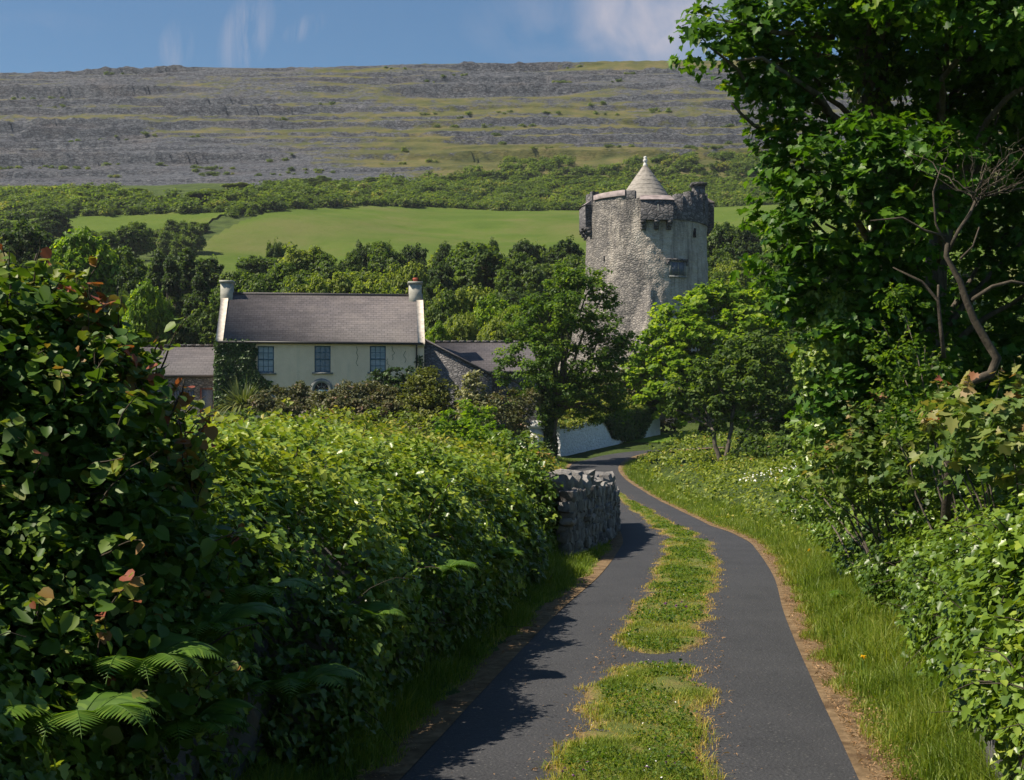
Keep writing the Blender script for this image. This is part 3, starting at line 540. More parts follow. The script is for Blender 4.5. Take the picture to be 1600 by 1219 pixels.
o_, i_ = [(acx + ro, hg)] + pr(ro) + [(acx - ro, hg)], [(acx + ri, hg)] + pr(ri) + [(acx - ri, hg)]
for yy, fl in ((HY0 - .07, 1),):
    V = [(x, yy, z_) for x, z_ in o_ + i_] + [(x, HY0 + .02, z_) for x, z_ in o_ + i_]; n = len(o_)
    F = [(j, n + j, n + j + 1, j + 1) for j in range(n - 1)] + [(j, j + 1, 2 * n + j + 1, 2 * n + j) for j in range(n - 1)] + [(n + j, 3 * n + j, 3 * n + j + 1, n + j + 1) for j in range(n - 1)]; g.faces(V, F)
ds = part(g, 'door_surround', 'cut_stone'); g = Geo(); V = [(acx, HY0 - .012, azs)] + [(acx + ri * cos(a), HY0 - .012, azs + ri * sin(a)) for a in an]; g.faces(V, [(0, j, j + 1) for j in range(1, len(V) - 1)]); part(g, 'fanlight', 'opening_shade', ds)
g = Geo()
for a in (pi * .25, pi * .5, pi * .75): g.tube([(acx, HY0 - .03, azs), (acx + ri * cos(a), HY0 - .03, azs + ri * sin(a))], .018, 4)
g.tube([(acx + ri * .5 * cos(a), HY0 - .03, azs + ri * .5 * sin(a)) for a in an], .018, 4); part(g, 'glazing_bars', 'cut_stone', ds)
g = Geo(); g.box((acx - ri, HY0 - .03, hg), (acx + ri, HY0 - .01, azs - .01)); part(g, 'door', 'blue_paint')
g = Geo(); g.tube([(hx0 + .1, HY0 - .27, he - .07), (hx1 - .1, HY0 - .27, he - .10)], .075, 7); part(g, 'gutter', 'black_iron')
g = Geo(); xd = hx(650.5); g.tube([(xd, HY0 - .25, he - .12), (xd, HY0 - .09, he - .4), (xd, HY0 - .09, hg)], .05, 6); part(g, 'downpipe', 'black_iron')
# left outbuilding
lb = empty('outbuilding', (hx(284), 90.2, 3.0), 'low grey stone outbuilding with slate roof left of the farmhouse', 'outbuilding')
lx0, lx1, ly, lz0, lze, lzr = -27.5, hx0 - .02, 90.2, 2.4, 6.72, 8.75
kq = FPX / ly; lxw = lambda px: (px - 800) / kq; lzw = lambda py: EYE + (HOR - py) / kq
lh = [(lxw(271), lxw(303), lzw(631), lzw(609)), (lxw(312), lxw(335), lzw(650), lzw(606))]
g = Geo(); wall_face(g, lx0, lx1, lz0, lze, ly, lh, .25); g.faces([(lx0, ly, lz0), (lx0, ly + 4.6, lz0), (lx0, ly + 4.6, lze), (lx0, ly + 2.3, lzr - .1), (lx0, ly, lze)], [(0, 4, 3, 2, 1)]); g.faces([(lx0, ly + 4.6, lz0), (lx1, ly + 4.6, lz0), (lx1, ly + 4.6, lze), (lx0, ly + 4.6, lze)], [(3, 2, 1, 0)]); part(g, 'wall', 'rubble', lb)
g = Geo(); pitched(g, lx0 - .1, lx1, ly, ly + 2.3, ly + 4.6, lze + .1, lzr, .18); lr = part(g, 'roof', 'slate_dark', lb)
g = Geo()
for i in range(16): g.box((lx0 + .58 * i, ly + 2.18, lzr - .05), (lx0 + .58 * i + .5, ly + 2.42, lzr + .09))
part(g, 'ridge_tiles', 'rubble', lr)
g = Geo(); g.tube([(lx0, ly - .2, lze - .06), (lx1 - .02, ly - .2, lze - .08)], .075, 6); part(g, 'gutter', 'black_iron', lb)
g = Geo(); a, b, c, d = lh[0]; nb = 7
for i in range(nb): g.box((a + (b - a) * i / nb + .01, ly + .1, c), (a + (b - a) * (i + .86) / nb, ly + .14 + .01 * (i % 2), d - .06))
g.box((a, ly + .05, d - .06), (b, ly + .16, d)); part(g, 'plank_shutter', 'grey_planks', lb)
g = Geo(); a, b, c, d = lh[1]
for q in ((a, a + .1, c, d), (b - .1, b, c, d), (a + .1, b - .1, d - .1, d)): g.box((q[0], ly + .06, q[2]), (q[1], ly + .18, q[3]))
df = part(g, 'door_frame', 'red_frame', lb); g = Geo(); g.box((a + .1, ly + .12, c), (b - .1, ly + .16, d - .1)); part(g, 'door', 'grey_planks', df)
# right wing: a long low roof behind a gable wall with a sloping top
house.rotation_euler = (0, 0, rad(5.5))
wing = empty('stone_wing', (-2, 91.3, 3.0), 'rubble stone wing with sloping gable wall and long slate roof right of the farmhouse', 'outbuilding')
wx0, wx1, wy, wze, wzr = -5.1, 1.6, 91.3, 7.02, 9.18
g = Geo(); wall_face(g, wx0, wx1, 2.2, wze, wy, [(-.4, .35, 4.2, 5.6)], .3); g.faces([(wx1, wy, 2.2), (wx1, wy + 7, 2.2), (wx1, wy + 7, wze), (wx1, wy + 3.5, wzr - .1), (wx1, wy, wze)], [(0, 1, 2, 3, 4)]); g.faces([(wx0, wy + 7, 2.2), (wx1, wy + 7, 2.2), (wx1, wy + 7, wze), (wx0, wy + 7, wze)], [(3, 2, 1, 0)]); part(g, 'wall', 'rubble', wing)
g = Geo(); pitched(g, wx0, wx1 + .15, wy, wy + 3.5, wy + 7, wze + .1, wzr, .2); wrf = part(g, 'roof', 'slate_dark', wing)
g = Geo()
for i in range(13): g.box((wx0 + .52 * i, wy + 3.38, wzr - .05), (wx0 + .52 * i + .46, wy + 3.62, wzr + .09))
part(g, 'ridge_tiles', 'rubble', wrf)
g = Geo(); g.tube([(wx0, wy - .24, wze - .06), (wx1, wy - .24, wze - .08)], .075, 6); part(g, 'gutter', 'black_iron', wing)
g = Geo(); sx0, sx1, sza, szb, sy = -5.6, -1.28, 8.87, 6.62, 88.75; P4 = [(sx0, 2.2), (sx1, 2.2), (sx1, szb), (sx0, sza)]; V = [(x, sy, z_) for x, z_ in P4] + [(x, sy + .55, z_) for x, z_ in P4]; g.faces(V, [(0, 1, 2, 3), (7, 6, 5, 4), (1, 5, 6, 2), (3, 2, 6, 7), (0, 3, 7, 4)])
g.faces([(sx1 - .003, sy + .55, 2.2), (sx1 - .003, wy, 2.2), (sx1 - .003, wy, szb), (sx1 - .003, sy + .55, szb)], [(0, 1, 2, 3)]); part(g, 'gable_wall', 'rubble', wing)
g = Geo(); g.faces([(sx0, sy - .1, sza + .02), (sx1 + .15, sy - .1, szb - .06), (sx1 + .15, wy - .3, szb - .06), (sx0, wy - .3, sza + .02), (sx0, sy - .1, sza + .14), (sx1 + .15, sy - .1, szb + .06), (sx1 + .15, wy - .3, szb + .06), (sx0, wy - .3, sza + .14)], [(0, 3, 2, 1), (4, 5, 6, 7), (0, 1, 5, 4), (1, 2, 6, 5), (2, 3, 7, 6), (3, 0, 4, 7)]); part(g, 'lean_roof', 'slate_dark', wing)

# ------------------------------------------------------------------ the tower house
TY = 125.0; kt = FPX / TY; TX = (1010 - 800) / kt; TR = 5.28
def tz(py, a=10): return EYE + (HOR - py) / FPX * (TY - TR * cos(rad(a)))
def ang(px):
    a = 0.
    for _ in range(20): a = math.asin(max(-.99, min(.99, ((px - 800) / FPX * (TY - TR * cos(a)) - TX) / TR)))
    return a
tb = gz(TX, TY); tower = empty('tower_house', (TX, TY, tb), 'round grey stone tower house with conical roof, parapet boxes and flared foot', 'tower')
zl = tz(306, 30)
def ptop(d): return zl + .05 * sin(d * .9) + (.35 if d < -40 else 0) * 0 - (.3 if -16 < d < -9 else 0)
def tpt(a, r, z_): return (TX + r * np.sin(a), TY - r * np.cos(a), z_)
an = np.linspace(-pi, pi, 181); zs = np.arange(tb - 1, 22.61, .16); A, Z = np.meshgrid(an, zs); sq = np.interp(Z, [tb - 1, tb, 16.6, 22.6], [6.1, 5.75, 3.72, 3.2]); q = A + rad(3) - pi / 4 + pi / 4
q2 = A - rad(-3) + pi / 4; rp = sq / np.maximum(np.abs(np.cos(q2)), np.abs(np.sin(q2))); rr = np.maximum(TR + .25 * sst(20, 9, Z), rp)
rr = rr + .045 * vn(A * 15, Z * 3, 0, 3) + .03 * vn(A * 34, Z * 7, 0, 4) + .05 * fbm(A * 2, Z * .5, 0, 5, 2); rr[:, -1] = rr[:, 0]
topz = np.where((np.degrees(an) > -66) & (np.degrees(an) < -9), [ptop(d) for d in np.degrees(an)], 22.6); Z = tb - 1 + (Z - tb + 1) * ((topz - tb + 1) / (zs[-1] - tb + 1))[None]
g = Geo(); g.grid(np.stack(tpt(A, rr, Z), -1), 0, True); g.faces([tpt(a, TR - .05, 22.55) for a in an[:-1]], [tuple(range(180))]); g2 = part(g, 'tower_body', 'tower_stone', tower)
def arcwall(g, a0, a1, ro, ri, z0, zt, n=24, wob=.03):
    a = np.radians(np.linspace(a0, a1, n)); zt = np.array([zt(np.degrees(v)) if callable(zt) else zt for v in a]); rw = ro + wob * vn(a * 9, z0, 0, 8)
    ring = [np.stack(tpt(a, rw, np.full(n, z0)), -1), np.stack(tpt(a, rw, zt), -1), np.stack(tpt(a, np.full(n, ri), zt), -1), np.stack(tpt(a, np.full(n, ri), np.full(n, z0)), -1)]
    g.grid(np.stack(ring + [ring[0]], 0)); 
    for e in (0, -1): g.faces([r[e] for r in ring], [(0, 1, 2, 3)])
g = Geo(); arcwall(g, -66, -9, TR - .14, TR - .65, 22.3, lambda d: ptop(d) + .012, 60); part(g, 'parapet', 'tower_stone', tower)
g = Geo(); arcwall(g, -63, -25, TR + .12, TR - .75, zl - .02, lambda d: tz(301, 45) + (tz(297, 25) - tz(306, 63)) * (d + 44) / 38, 24); part(g, 'sloped_coping', 'pink_coping', tower)
g = Geo(); arcwall(g, -24.6, -16, TR + .02, TR - .7, zl - .3, tz(297.5, 20), 10); part(g, 'merlon', 'dark_stone', tower)
def steps(d):
    for lim, py in ((22, 311), (30, 303), (36, 307), (43, 299), (47, 305), (52, 300), (56, 310), (60, 304), (66, 313), (71, 306), (80, 312)):
        if d < lim: return tz(py, d)
    return tz(310, d)
g = Geo(); arcwall(g, 17.2, 79, TR + .12, TR - .6, tz(347, 45), steps, 110, .04); part(g, 'stepped_battlement', 'dark_stone', tower)
g = Geo(); arcwall(g, 79.2, 293.8, TR + .05, TR - .6, tz(347, 45), lambda d: tz(306, 90) - (.9 if int(d / 9) % 2 else 0), 170); part(g, 'rear_parapet', 'dark_stone', tower)
def boxm(a0, a1, proj, ztop, zbot, ncor, slope, tips):
    g = Geo(); arcwall(g, a0, a1, TR + proj, TR - .3, zbot, ztop, 8, .02); b = part(g, 'machicolation', 'dark_stone', tower)
    g = Geo(); zt = ztop + .02; am = np.radians(np.linspace(a0 - .6, a1 + .6, 8)); lo = np.stack(tpt(am, TR + proj + .08, np.full(8, zt)), -1); hi = np.stack(tpt(am, TR - .1, np.full(8, zt + slope)), -1); bk = np.stack(tpt(am, TR - .1, np.full(8, zt)), -1)
    g.grid(np.stack([lo, hi, bk, lo], 0))
    for e in (0, -1): g.faces([lo[e], hi[e], bk[e]], [(0, 1, 2)])
    part(g, 'box_roof', 'pink_coping', b)
    for i in range(ncor):
        a = np.radians(a0 + 2.2 + (a1 - a0 - 4.4) * i / max(1, ncor - 1)); g = Geo()
        for j, (pj, dz) in enumerate(((proj, .0), (proj * .72, .26), (proj * .42, .5))):
            dw = rad(2.1); V = [tpt(a - dw, TR - .2, zbot - dz - .003), tpt(a + dw, TR - .2, zbot - dz - .003), tpt(a + dw, TR + pj - .02, zbot - dz - .003), tpt(a - dw, TR + pj - .02, zbot - dz - .003)]; V += [(x, y, z_ - .25) for x, y, z_ in V]
            g.faces(V, [(0, 1, 2, 3), (7, 6, 5, 4), (0, 4, 5, 1), (1, 5, 6, 2), (2, 6, 7, 3), (3, 7, 4, 0)])
        part(g, 'corbel', 'dark_stone', b)
    return b
bc = boxm(-10.2, 17, .62, tz(314, 0), tz(345, 0), 3, .5, 1)
a = rad(4); g = Geo(); V = [tpt(a + s * rad(.45), TR + .64, z_) for s, z_ in ((-1, tz(331, 0)), (1, tz(331, 0)), (1, tz(321, 0)), (-1, tz(321, 0)))]; g.faces(V, [(0, 1, 2, 3)]); part(g, 'loophole', 'coping', bc)
boxm(-97, -68, .62, tz(325, 82), tz(359, 82), 3, .55, 0); boxm(80, 108, .62, tz(320, 90), tz(354, 90), 3, .5, 0)
g = Geo(); ca = rad(62); cx_, cy_, _ = tpt(ca, TR - .45, 0); g.box((cx_ - .52, cy_ - .55, 22.4), (cx_ + .52, cy_ + .55, tz(290.5, 62))); ch = part(g, 'chimney', 'dark_stone', tower)
g = Geo(); g.box((cx_ - .68, cy_ - .7, tz(290.4, 62)), (cx_ + .68, cy_ + .7, tz(286.6, 62))); rg = np.random.default_rng(2)
for i in range(9): stone(g, rg, (cx_ + rg.uniform(-.5, .5), cy_ + rg.uniform(-.5, .5), tz(286.6, 62) + .04), (.35, .3, .14))
part(g, 'chimney_cap', 'dark_stone', ch)
g = Geo(); ap = tz(257.5, 90); zc = np.linspace(22.6, ap, 22); rc = .12 + (ap - zc) * .68 + .05 * np.sin((ap - zc) / (ap - 22.6) * pi); an2 = np.linspace(-pi, pi, 61); A, Z = np.meshgrid(an2, zc)
Rr = rc[:, None] + .02 * vn(A * 9, Z * 5, 0, 2); Rr[:, -1] = Rr[:, 0]; g.grid(np.stack([TX - .1 + Rr * np.sin(A), TY - Rr * np.cos(A), Z], -1), 0, True)
for z_, r_ in zip(zc[::2], rc[::2]): g.tube([(TX - .1 + (r_ + .004) * sin(v), TY - (r_ + .004) * cos(v), z_) for v in np.linspace(0, 2 * pi, 49)], .02, 4, 0, False)
cone = part(g, 'cone_roof', 'cone_stone', tower)
g = Geo(); g.tube([(TX - .1, TY, ap + d) for d in (-.25, .05, .12, .2, .3, .42, .5, .58, .68, .75)], [.2, .19, .12, .12, .2, .2, .1, .15, .14, .03], 10); part(g, 'finial', 'white_stone', cone)
g = Geo(); aw0, aw1 = ang(1047.5), ang(1068); zb, zt = tz(430.5, 24), tz(409, 24)
def tquad(g, a0, a1, r, z0, z1, th=.1):
    V = [tpt(a0, r - th, z0), tpt(a1, r - th, z0), tpt(a1, r - th, z1), tpt(a0, r - th, z1), tpt(a0, r, z0), tpt(a1, r, z0), tpt(a1, r, z1), tpt(a0, r, z1)]; g.faces(V, [(4, 5, 6, 7), (0, 4, 7, 3), (5, 1, 2, 6), (7, 6, 2, 3), (0, 1, 5, 4)])
tquad(g, aw0, aw1, TR + .11, zb, zt, .2); wn_ = part(g, 'window', 'opening_shade', tower)
g = Geo(); am = (aw0 + aw1) / 2; dw = (aw1 - aw0)
for s0, s1 in ((.06, .45), (.56, .94)): tquad(g, aw0 + dw * s0, aw0 + dw * s1, TR + .17, zb + .06, zt - .06, .06)
part(g, 'shutter', 'grey_planks', wn_)
g = Geo(); tquad(g, aw0 - dw * .12, aw0 + dw * .03, TR + .2, zb - .05, zt, .2); tquad(g, aw1 - dw * .03, aw1 + dw * .10, TR + .2, zb - .05, zt, .2); tquad(g, aw0 + dw * .47, aw0 + dw * .54, TR + .19, zb, zt, .1); tquad(g, aw0 - dw * .12, aw1 + dw * .1, TR + .24, zb - .2, zb - .053, .25); part(g, 'stone_frame', 'cut_stone', wn_)
g = Geo(); tquad(g, aw0 - dw * .3, aw1 + dw * .16, TR + .36, zt + .04, zt + .22, .4); tquad(g, aw0 - dw * .3, aw0 - dw * .16, TR + .34, zt - .3, zt + .037, .3); tquad(g, aw1 + dw * .04 + .02, aw1 + dw * .16, TR + .34, zt - .3, zt + .037, .3); part(g, 'hood_mould', 'dark_stone', wn_)
for px, py0, py1, wd_ in ((945, 400, 407.5, .012), (1085, 357, 371, .026)):
    a = ang(px); g = Geo(); tquad(g, a - wd_, a + wd_, TR + .09, tz(py1, math.degrees(a)), tz(py0, math.degrees(a)), .2); part(g, 'arrow_slit', 'opening_shade', tower)

# ------------------------------------------------------------------ walls along the lane
rng = np.random.default_rng(11)
dw = [(.66, 25.0), (.98, 26.5), (1.65, 30), (2.1, 34), (2.38, 37.5), (2.5, 40)]; DW = resample(crom(dw, 16), .05)
def drystone(g, C, h0, h1, thick, sz, rng):
    d = np.r_[0, np.cumsum(np.linalg.norm(np.diff(C, axis=0), axis=1))]; T = norm(np.gradient(C, axis=0)); L = d[-1]; Nn = np.stack([T[:, 1], -T[:, 0]], 1)
    def at(s, off): p = [np.interp(s, d, C[:, i]) + off * np.interp(s, d, Nn[:, i]) for i in (0, 1)]; return p[0], p[1], math.atan2(np.interp(s, d, T[:, 1]), np.interp(s, d, T[:, 0]))
    core = []; ss = np.linspace(0, L, 40)
    for off, top in ((.5, 0), (.36, 1), (-.36, 1), (-.5, 0)): core.append([(lambda q: (q[0], q[1], gz(q[0], C[0][1] * 0 + q[1]) * 0 + float(np.interp(q[1], BK[:, 0], BK[:, 1])) - .15 + top * (np.interp(s, [0, L], [h0, h1]) - .1)))(at(s, off * thick * .8)) for s in ss])
    g.grid(np.array(core), .1)
    for side in (1, -1):
        zz_ = 0.
        while zz_ < max(h0, h1) - .12:
            rh = sz * rng.uniform(.6, 1.15); s = rng.uniform(-.2, 0)
            while s < L:
                ln = sz * rng.uniform(.55, 1.5); hh = np.interp(s, [0, L], [h0, h1])
                if zz_ < hh - .05:
                    x, y, a = at(s + ln / 2, side * thick * (.5 - .08 * zz_ / hh) + rng.normal(0, .03)); b = float(np.interp(y, BK[:, 0], BK[:, 1]))
                    stone(g, rng, (x, y, b + zz_ + rh * .5), (ln * 1.06, sz * 1.2, rh * rng.uniform(.85, 1.18)), a, rng.normal(0, .16), .34)
                s += ln
            zz_ += rh * .9
    s = 0
    while s < L:                                   # upright coping stones
        ln = sz * rng.uniform(.8, 2.2); hh = np.interp(s, [0, L], [h0, h1]); x, y, a = at(s + ln / 2, rng.normal(0, .05)); b = float(np.interp(y, BK[:, 0], BK[:, 1])); ch_ = sz * rng.uniform(.9, 2.1)
        stone(g, rng, (x, y, b + hh + ch_ * .38), (ln * 1.1, thick * rng.uniform(.6, 1.1), ch_), a, rng.normal(0, .3), .36); s += ln * .93
g = Geo(); drystone(g, DW, 1.22, .86, .6, .19, rng); tag(g.build('drystone_wall', 'wall_rock', None, False), 'bare grey drystone wall at the bend between ivy hedge and lane', 'wall')
def slabwall(name, pts, h, th, m, label, sub=.25, rough=.05, top_n=.08):
    C = resample(np.array(pts, float), sub); T = norm(np.gradient(C, axis=0)); Nn = np.stack([T[:, 1], -T[:, 0]], 1); n = len(C); s = np.arange(n) * sub
    hh = np.interp(np.linspace(0, 1, n), np.linspace(0, 1, len(h)), h) + top_n * fbm(s * .9, 0, 0, 5, 3); v = np.linspace(0, 1, 9); rows = []
    base = np.array([gz(x, y) for x, y in C]) - .25
    for t_ in v: rows.append(np.c_[C + Nn * (th / 2 + .06 * (1 - t_) + rough * vn(s * 3.1, t_ * 5, 0, 3)[:, None]), base + t_ * (hh + .25)])
    for t_ in v[::-1]: rows.append(np.c_[C - Nn * (th / 2 + .06 * (1 - t_) + rough * vn(s * 3.1, t_ * 5, 7, 3)[:, None]), base + t_ * (hh + .25)])
    R = np.array(rows); g = Geo(); g.grid(R)
    for e in (0, -1): g.faces(R[:, e], [tuple(range(len(R)))])
    return tag(g.build(name, m), label, 'wall')
WW = [(2.45, 81.2), (2.5, 82), (4.2, 85.6), (6.3, 90.2), (8.2, 94.2), (9.9, 97.6)]
slabwall('limewashed_wall', WW, [1.55, 1.62, 1.75, 1.95, 1.9, 1.7], .5, 'limewashed', 'whitewashed stone wall with ivy over its top beyond the bend')
slabwall('field_wall', [(10.2, 104), (14, 104.6), (20, 106), (30, 109)], [1.5, 1.1, 1.3, .9], .5, 'rubble', 'low rubble stone wall behind the small lawn')
slabwall('skyline_wall', [(-18, 1003), (10, 1006), (62, 1008)], [2.6, 3.2, 2.4], 2, 'rubble', 'thin stone wall running along the middle of the skyline', 4, .3, .5) if False else None
gp = W(838.5, 684, 78); zb_ = gz(gp[0], gp[1]); gate = empty('gate_pier', (gp[0], gp[1], zb_), 'short white stone gate pier beside the ivy trunk', 'gate pier')
zt_ = W(838, 670, 78)[2]; g = Geo(); g.box((-.36, -.36, -.3), (.36, .36, zt_ - zb_)); g.build('shaft', 'white_stone', gate)
g = Geo(); rg = np.random.default_rng(5); stone(g, rg, (0, 0, zt_ - zb_ + .12), (.95, .95, .28)); stone(g, rg, (.03, 0, zt_ - zb_ + .32), (.6, .6, .25)); g.build('cap_stone', 'white_stone', gate)

# ------------------------------------------------------------------ plants: builders
def canopy(g, rng, X, Y, hfun, size, kind, spray=.25, per=10, tb=0., tv=1., up=.9, depth=.2, droop=.3):
    """a rolling mass of low growth: sprays of leaves on a bumpy surface above the ground at the points X, Y"""
    e = .12; h0 = hfun(X, Y); nx = -(hfun(X + e, Y) - h0) / e; ny = -(hfun(X, Y + e) - h0) / e; N = norm(np.stack([nx * 1.3, ny * 1.3, np.full(len(X), up)], 1))
    C = np.stack([X, Y, ground(X, Y) + h0 - np.abs(rng.normal(0, depth, len(X)))], 1); k = np.repeat(np.arange(len(X)), per); n = len(k)
    o = rdir(rng, n) * (rng.uniform(0, 1, n) ** .5)[:, None]; o[:, 2] *= .6; sz = np.broadcast_to(size, (len(X),))[k]; sp = np.broadcast_to(spray, (len(X),))[k]
    leaves(g, rng, C[k] + o * sp[:, None], N[k] * .6 + o * .4 + np.array([0, 0, .5]), sz, kind, np.clip(rng.normal(0, .15, len(X))[k] + rng.uniform(.1, .9, n) * tv + tb, 0, 1.3), droop)
    return C, N
def scatter(rng, poly, n, near=1.0, y0=6):
    p = np.array(poly, float); X = rng.uniform(p[:, 0].min(), p[:, 0].max(), n * 6); Y = rng.uniform(p[:, 1].min(), p[:, 1].max(), n * 6)
    ok = inpoly(X, Y, poly) & (rng.uniform(0, 1, n * 6) < (max(y0, p[:, 1].min()) / np.maximum(Y, y0)) ** near); return X[ok][:n], Y[ok][:n]
PROF = np.array([(1.0, -.12), (1.02, .3), (.92, .56), (.66, .80), (.15, .96), (-.4, 1.0), (-.9, .9), (-1.1, .6)])
def hedge(g, rng, path, h, wd, n, size, kind, per=9, spray=.16, lump=.22, near=1., tb=0., seed=0, young_lit=.42, foot=True):
    """leaf sprays over a broad-shouldered hedge; PATH is the line of its foot on the side that PN points to"""
    C = resample(crom(path, 14), .06); T = norm(np.gradient(C, axis=0)); Nn = np.stack([T[:, 1], -T[:, 0]], 1); wgt = 1 / np.maximum(C[:, 1], 5) ** near
    i = rng.choice(len(C), n, p=wgt / wgt.sum()); Y = C[i, 1]; dl = np.r_[0, np.cumsum(np.hypot(np.diff(PROF[:, 0]) * wd, np.diff(PROF[:, 1]) * 2))]; u = rng.uniform(0, dl[-1], n)
    ox, oz = np.interp(u, dl, PROF[:, 0]), np.interp(u, dl, PROF[:, 1]); e = .06; tx = np.interp(u + e, dl, PROF[:, 0]) - np.interp(u - e, dl, PROF[:, 0]); tz_ = np.interp(u + e, dl, PROF[:, 1]) - np.interp(u - e, dl, PROF[:, 1])
    hh = np.interp(Y, *zip(*h)); b = np.interp(Y, BK[:, 0], BK[:, 1]); nn = norm(np.c_[tz_ * hh, -tx * wd]); n3 = np.c_[Nn[i] * nn[:, :1], nn[:, 1]]
    P = np.c_[C[i] + Nn[i] * (wd * (ox - 1))[:, None], b + hh * oz]; d = lump * fbm(P[:, 0] * .8, P[:, 1] * .8, P[:, 2] * .8, 31 + seed, 2) + lump * .6 * fbm(P[:, 0] * 2.4, P[:, 1] * 2.4, P[:, 2] * 2.4, 37 + seed, 2)
    P = P + n3 * (d - np.abs(rng.normal(0, .09, n)))[:, None]; k = np.repeat(np.arange(n), per); m = n * per; o = rdir(rng, m) * (rng.uniform(0, 1, m) ** .5)[:, None]; grow = np.clip((Y / 11) ** .5, 1, 2)
    N = n3[k] * .5 + o * .3 + np.array([0, 0, .65]); patch = .3 * fbm(P[:, 0] * .7, P[:, 1] * .7, P[:, 2] * .7, 44 + seed, 2)
    leaves(g, rng, P[k] + o * (spray * rng.uniform(.6, 1.4, n) * grow)[k][:, None], N, size * grow[k], kind, np.clip((rng.normal(0, .14, n) + patch + young_lit * np.clip(n3[:, 2], 0, 1))[k] + rng.uniform(.05, .75, m) + tb, 0, 1.3), .9, .4)  # up-facing leaves tinted yellower: new growth, and sunlight put into the colour
    return P, n3
def core_wall(path, h, wd, m='wall_rock', sc=.72):
    C = resample(crom(path, 14), .2); T = norm(np.gradient(C, axis=0)); Nn = np.stack([T[:, 1], -T[:, 0]], 1); hh = np.interp(C[:, 1], *zip(*h)); b = np.interp(C[:, 1], BK[:, 0], BK[:, 1]); rows = []
    for ox, oz in PROF: rows.append(np.c_[C + Nn * (wd * ((ox + .05) * .72 - .85) + .05 * vn(C[:, 1] * 3, ox * 3, 0, 4))[:, None], b + hh * oz * sc + .04 * vn(C[:, 1] * 2.2, ox, 0, 5) - .1 * (ox < -1)])
    g = Geo(); R_ = np.array(rows); g.grid(R_)
    for e in (0, -1): g.faces(R_[:, e], [tuple(range(len(R_)))])
    return g
def px_lobes(L): return np.array([W(a, b, c) for a, b, c, _ in L]), np.array([d for *_, d in L])
def plant(name, base, label, cat, crown, cm, trunk=None, tm='bark', group=None, cname='crown', tname='trunk'):
    r = empty(name, base, label, cat, group)
    for gg, nm, m_ in ((crown, cname, cm), (trunk, tname, tm)):
        if gg is not None: o = gg.build(nm, m_, r); tag(o, None, None, None, 'stuff' if nm == 'stems' else None); o.location = tuple(-v for v in r.location)
    return r
def tree_from(name, rng, L, base, lm, size, kind, label, spray, per, dens=1., trunk_r=.16, forks=None, inner=.35, flat=.5, tb=0., extra=None):
    C, R_ = px_lobes(L); g, gs = Geo(), Geo(); lobes(g, rng, C, R_, size, dens, kind, spray, per, flat, inner, .5, tb)
    base = np.array([base[0], base[1], gz(*base) - .1 if len(base) < 3 else base[2]]); mid = np.mean(C, 0); fk = base + (mid - base) * .45
    stems = forks or [fk]
    tips = [branchy(gs, rng, base, f, trunk_r, trunk_r * .6, 8, .04, 8) for f in stems]
    for c, r in zip(C, R_):
        j = np.argmin([np.linalg.norm(np.array(f) - c) for f in stems]); branchy(gs, rng, stems[j], c, trunk_r * .45, .025, 7, .06, 5, .05)
    return plant(name, base, label, 'tree', g, lm, gs)

# ------------------------------------------------------------------ left side: hedge, hazel, thicket
rng = np.random.default_rng(21)
HL = [(-2.1, 1), (-1.8, 4.5), (-1.3, 8), (-.78, 11), (-.32, 15), (.05, 19), (.45, 24.0), (.72, 26.0)]; HLh = [(0, 2.15), (8, 2.08), (14, 2.0), (20, 1.95), (25, 1.75)]
g = Geo(); P, n3 = hedge(g, rng, HL, HLh, 1.5, 23000, .062, 'ivy', 9, .13, .2, 1.05, .02)
Ce, Re = px_lobes([(790, 712, 25.5, .42), (818, 718, 25.6, .42), (836, 735, 25, .36), (842, 765, 24.6, .33), (844, 800, 24.4, .3), (838, 840, 24.2, .3), (800, 760, 24.6, .4)]); lobes(g, rng, Ce, Re, .09, 1.1, 'ivy', .16, 9, .8, .3, .9, .1, .8, -1)
k = rng.choice(len(P), 330); k = k[n3[k, 2] > .2]; gs = Geo(); shoots(g, gs, rng, P[k], norm(n3[k] * .5 + rng.normal(0, .4, (len(k), 3)) + np.array([0, 0, .6])), rng.uniform(.15, .5, len(k)), .07, 'oval', 9, .35)
k = rng.choice(len(P), 120); shoots(Geo(), gs, rng, P[k], norm(n3[k] + rng.normal(0, .8, (len(k), 3))), rng.uniform(.2, .6, len(k)), .05, 'oval', 1, .3, .004)
hl = empty('ivy_hedge', (-1.6, 12, 0), 'long glossy ivy hedge along the left edge of the lane, its lane side in shadow', 'hedge')
for gg, nm, mm in ((g, 'foliage', 'leaf_ivy'), (gs, 'stems', 'dead_bark'), (core_wall(HL, HLh, 1.5), 'stone_core', 'wall_rock')): o = gg.build(nm, mm, hl); tag(o, None, None, None, 'stuff' if nm == 'stems' else None); o.location = tuple(-v for v in hl.location)
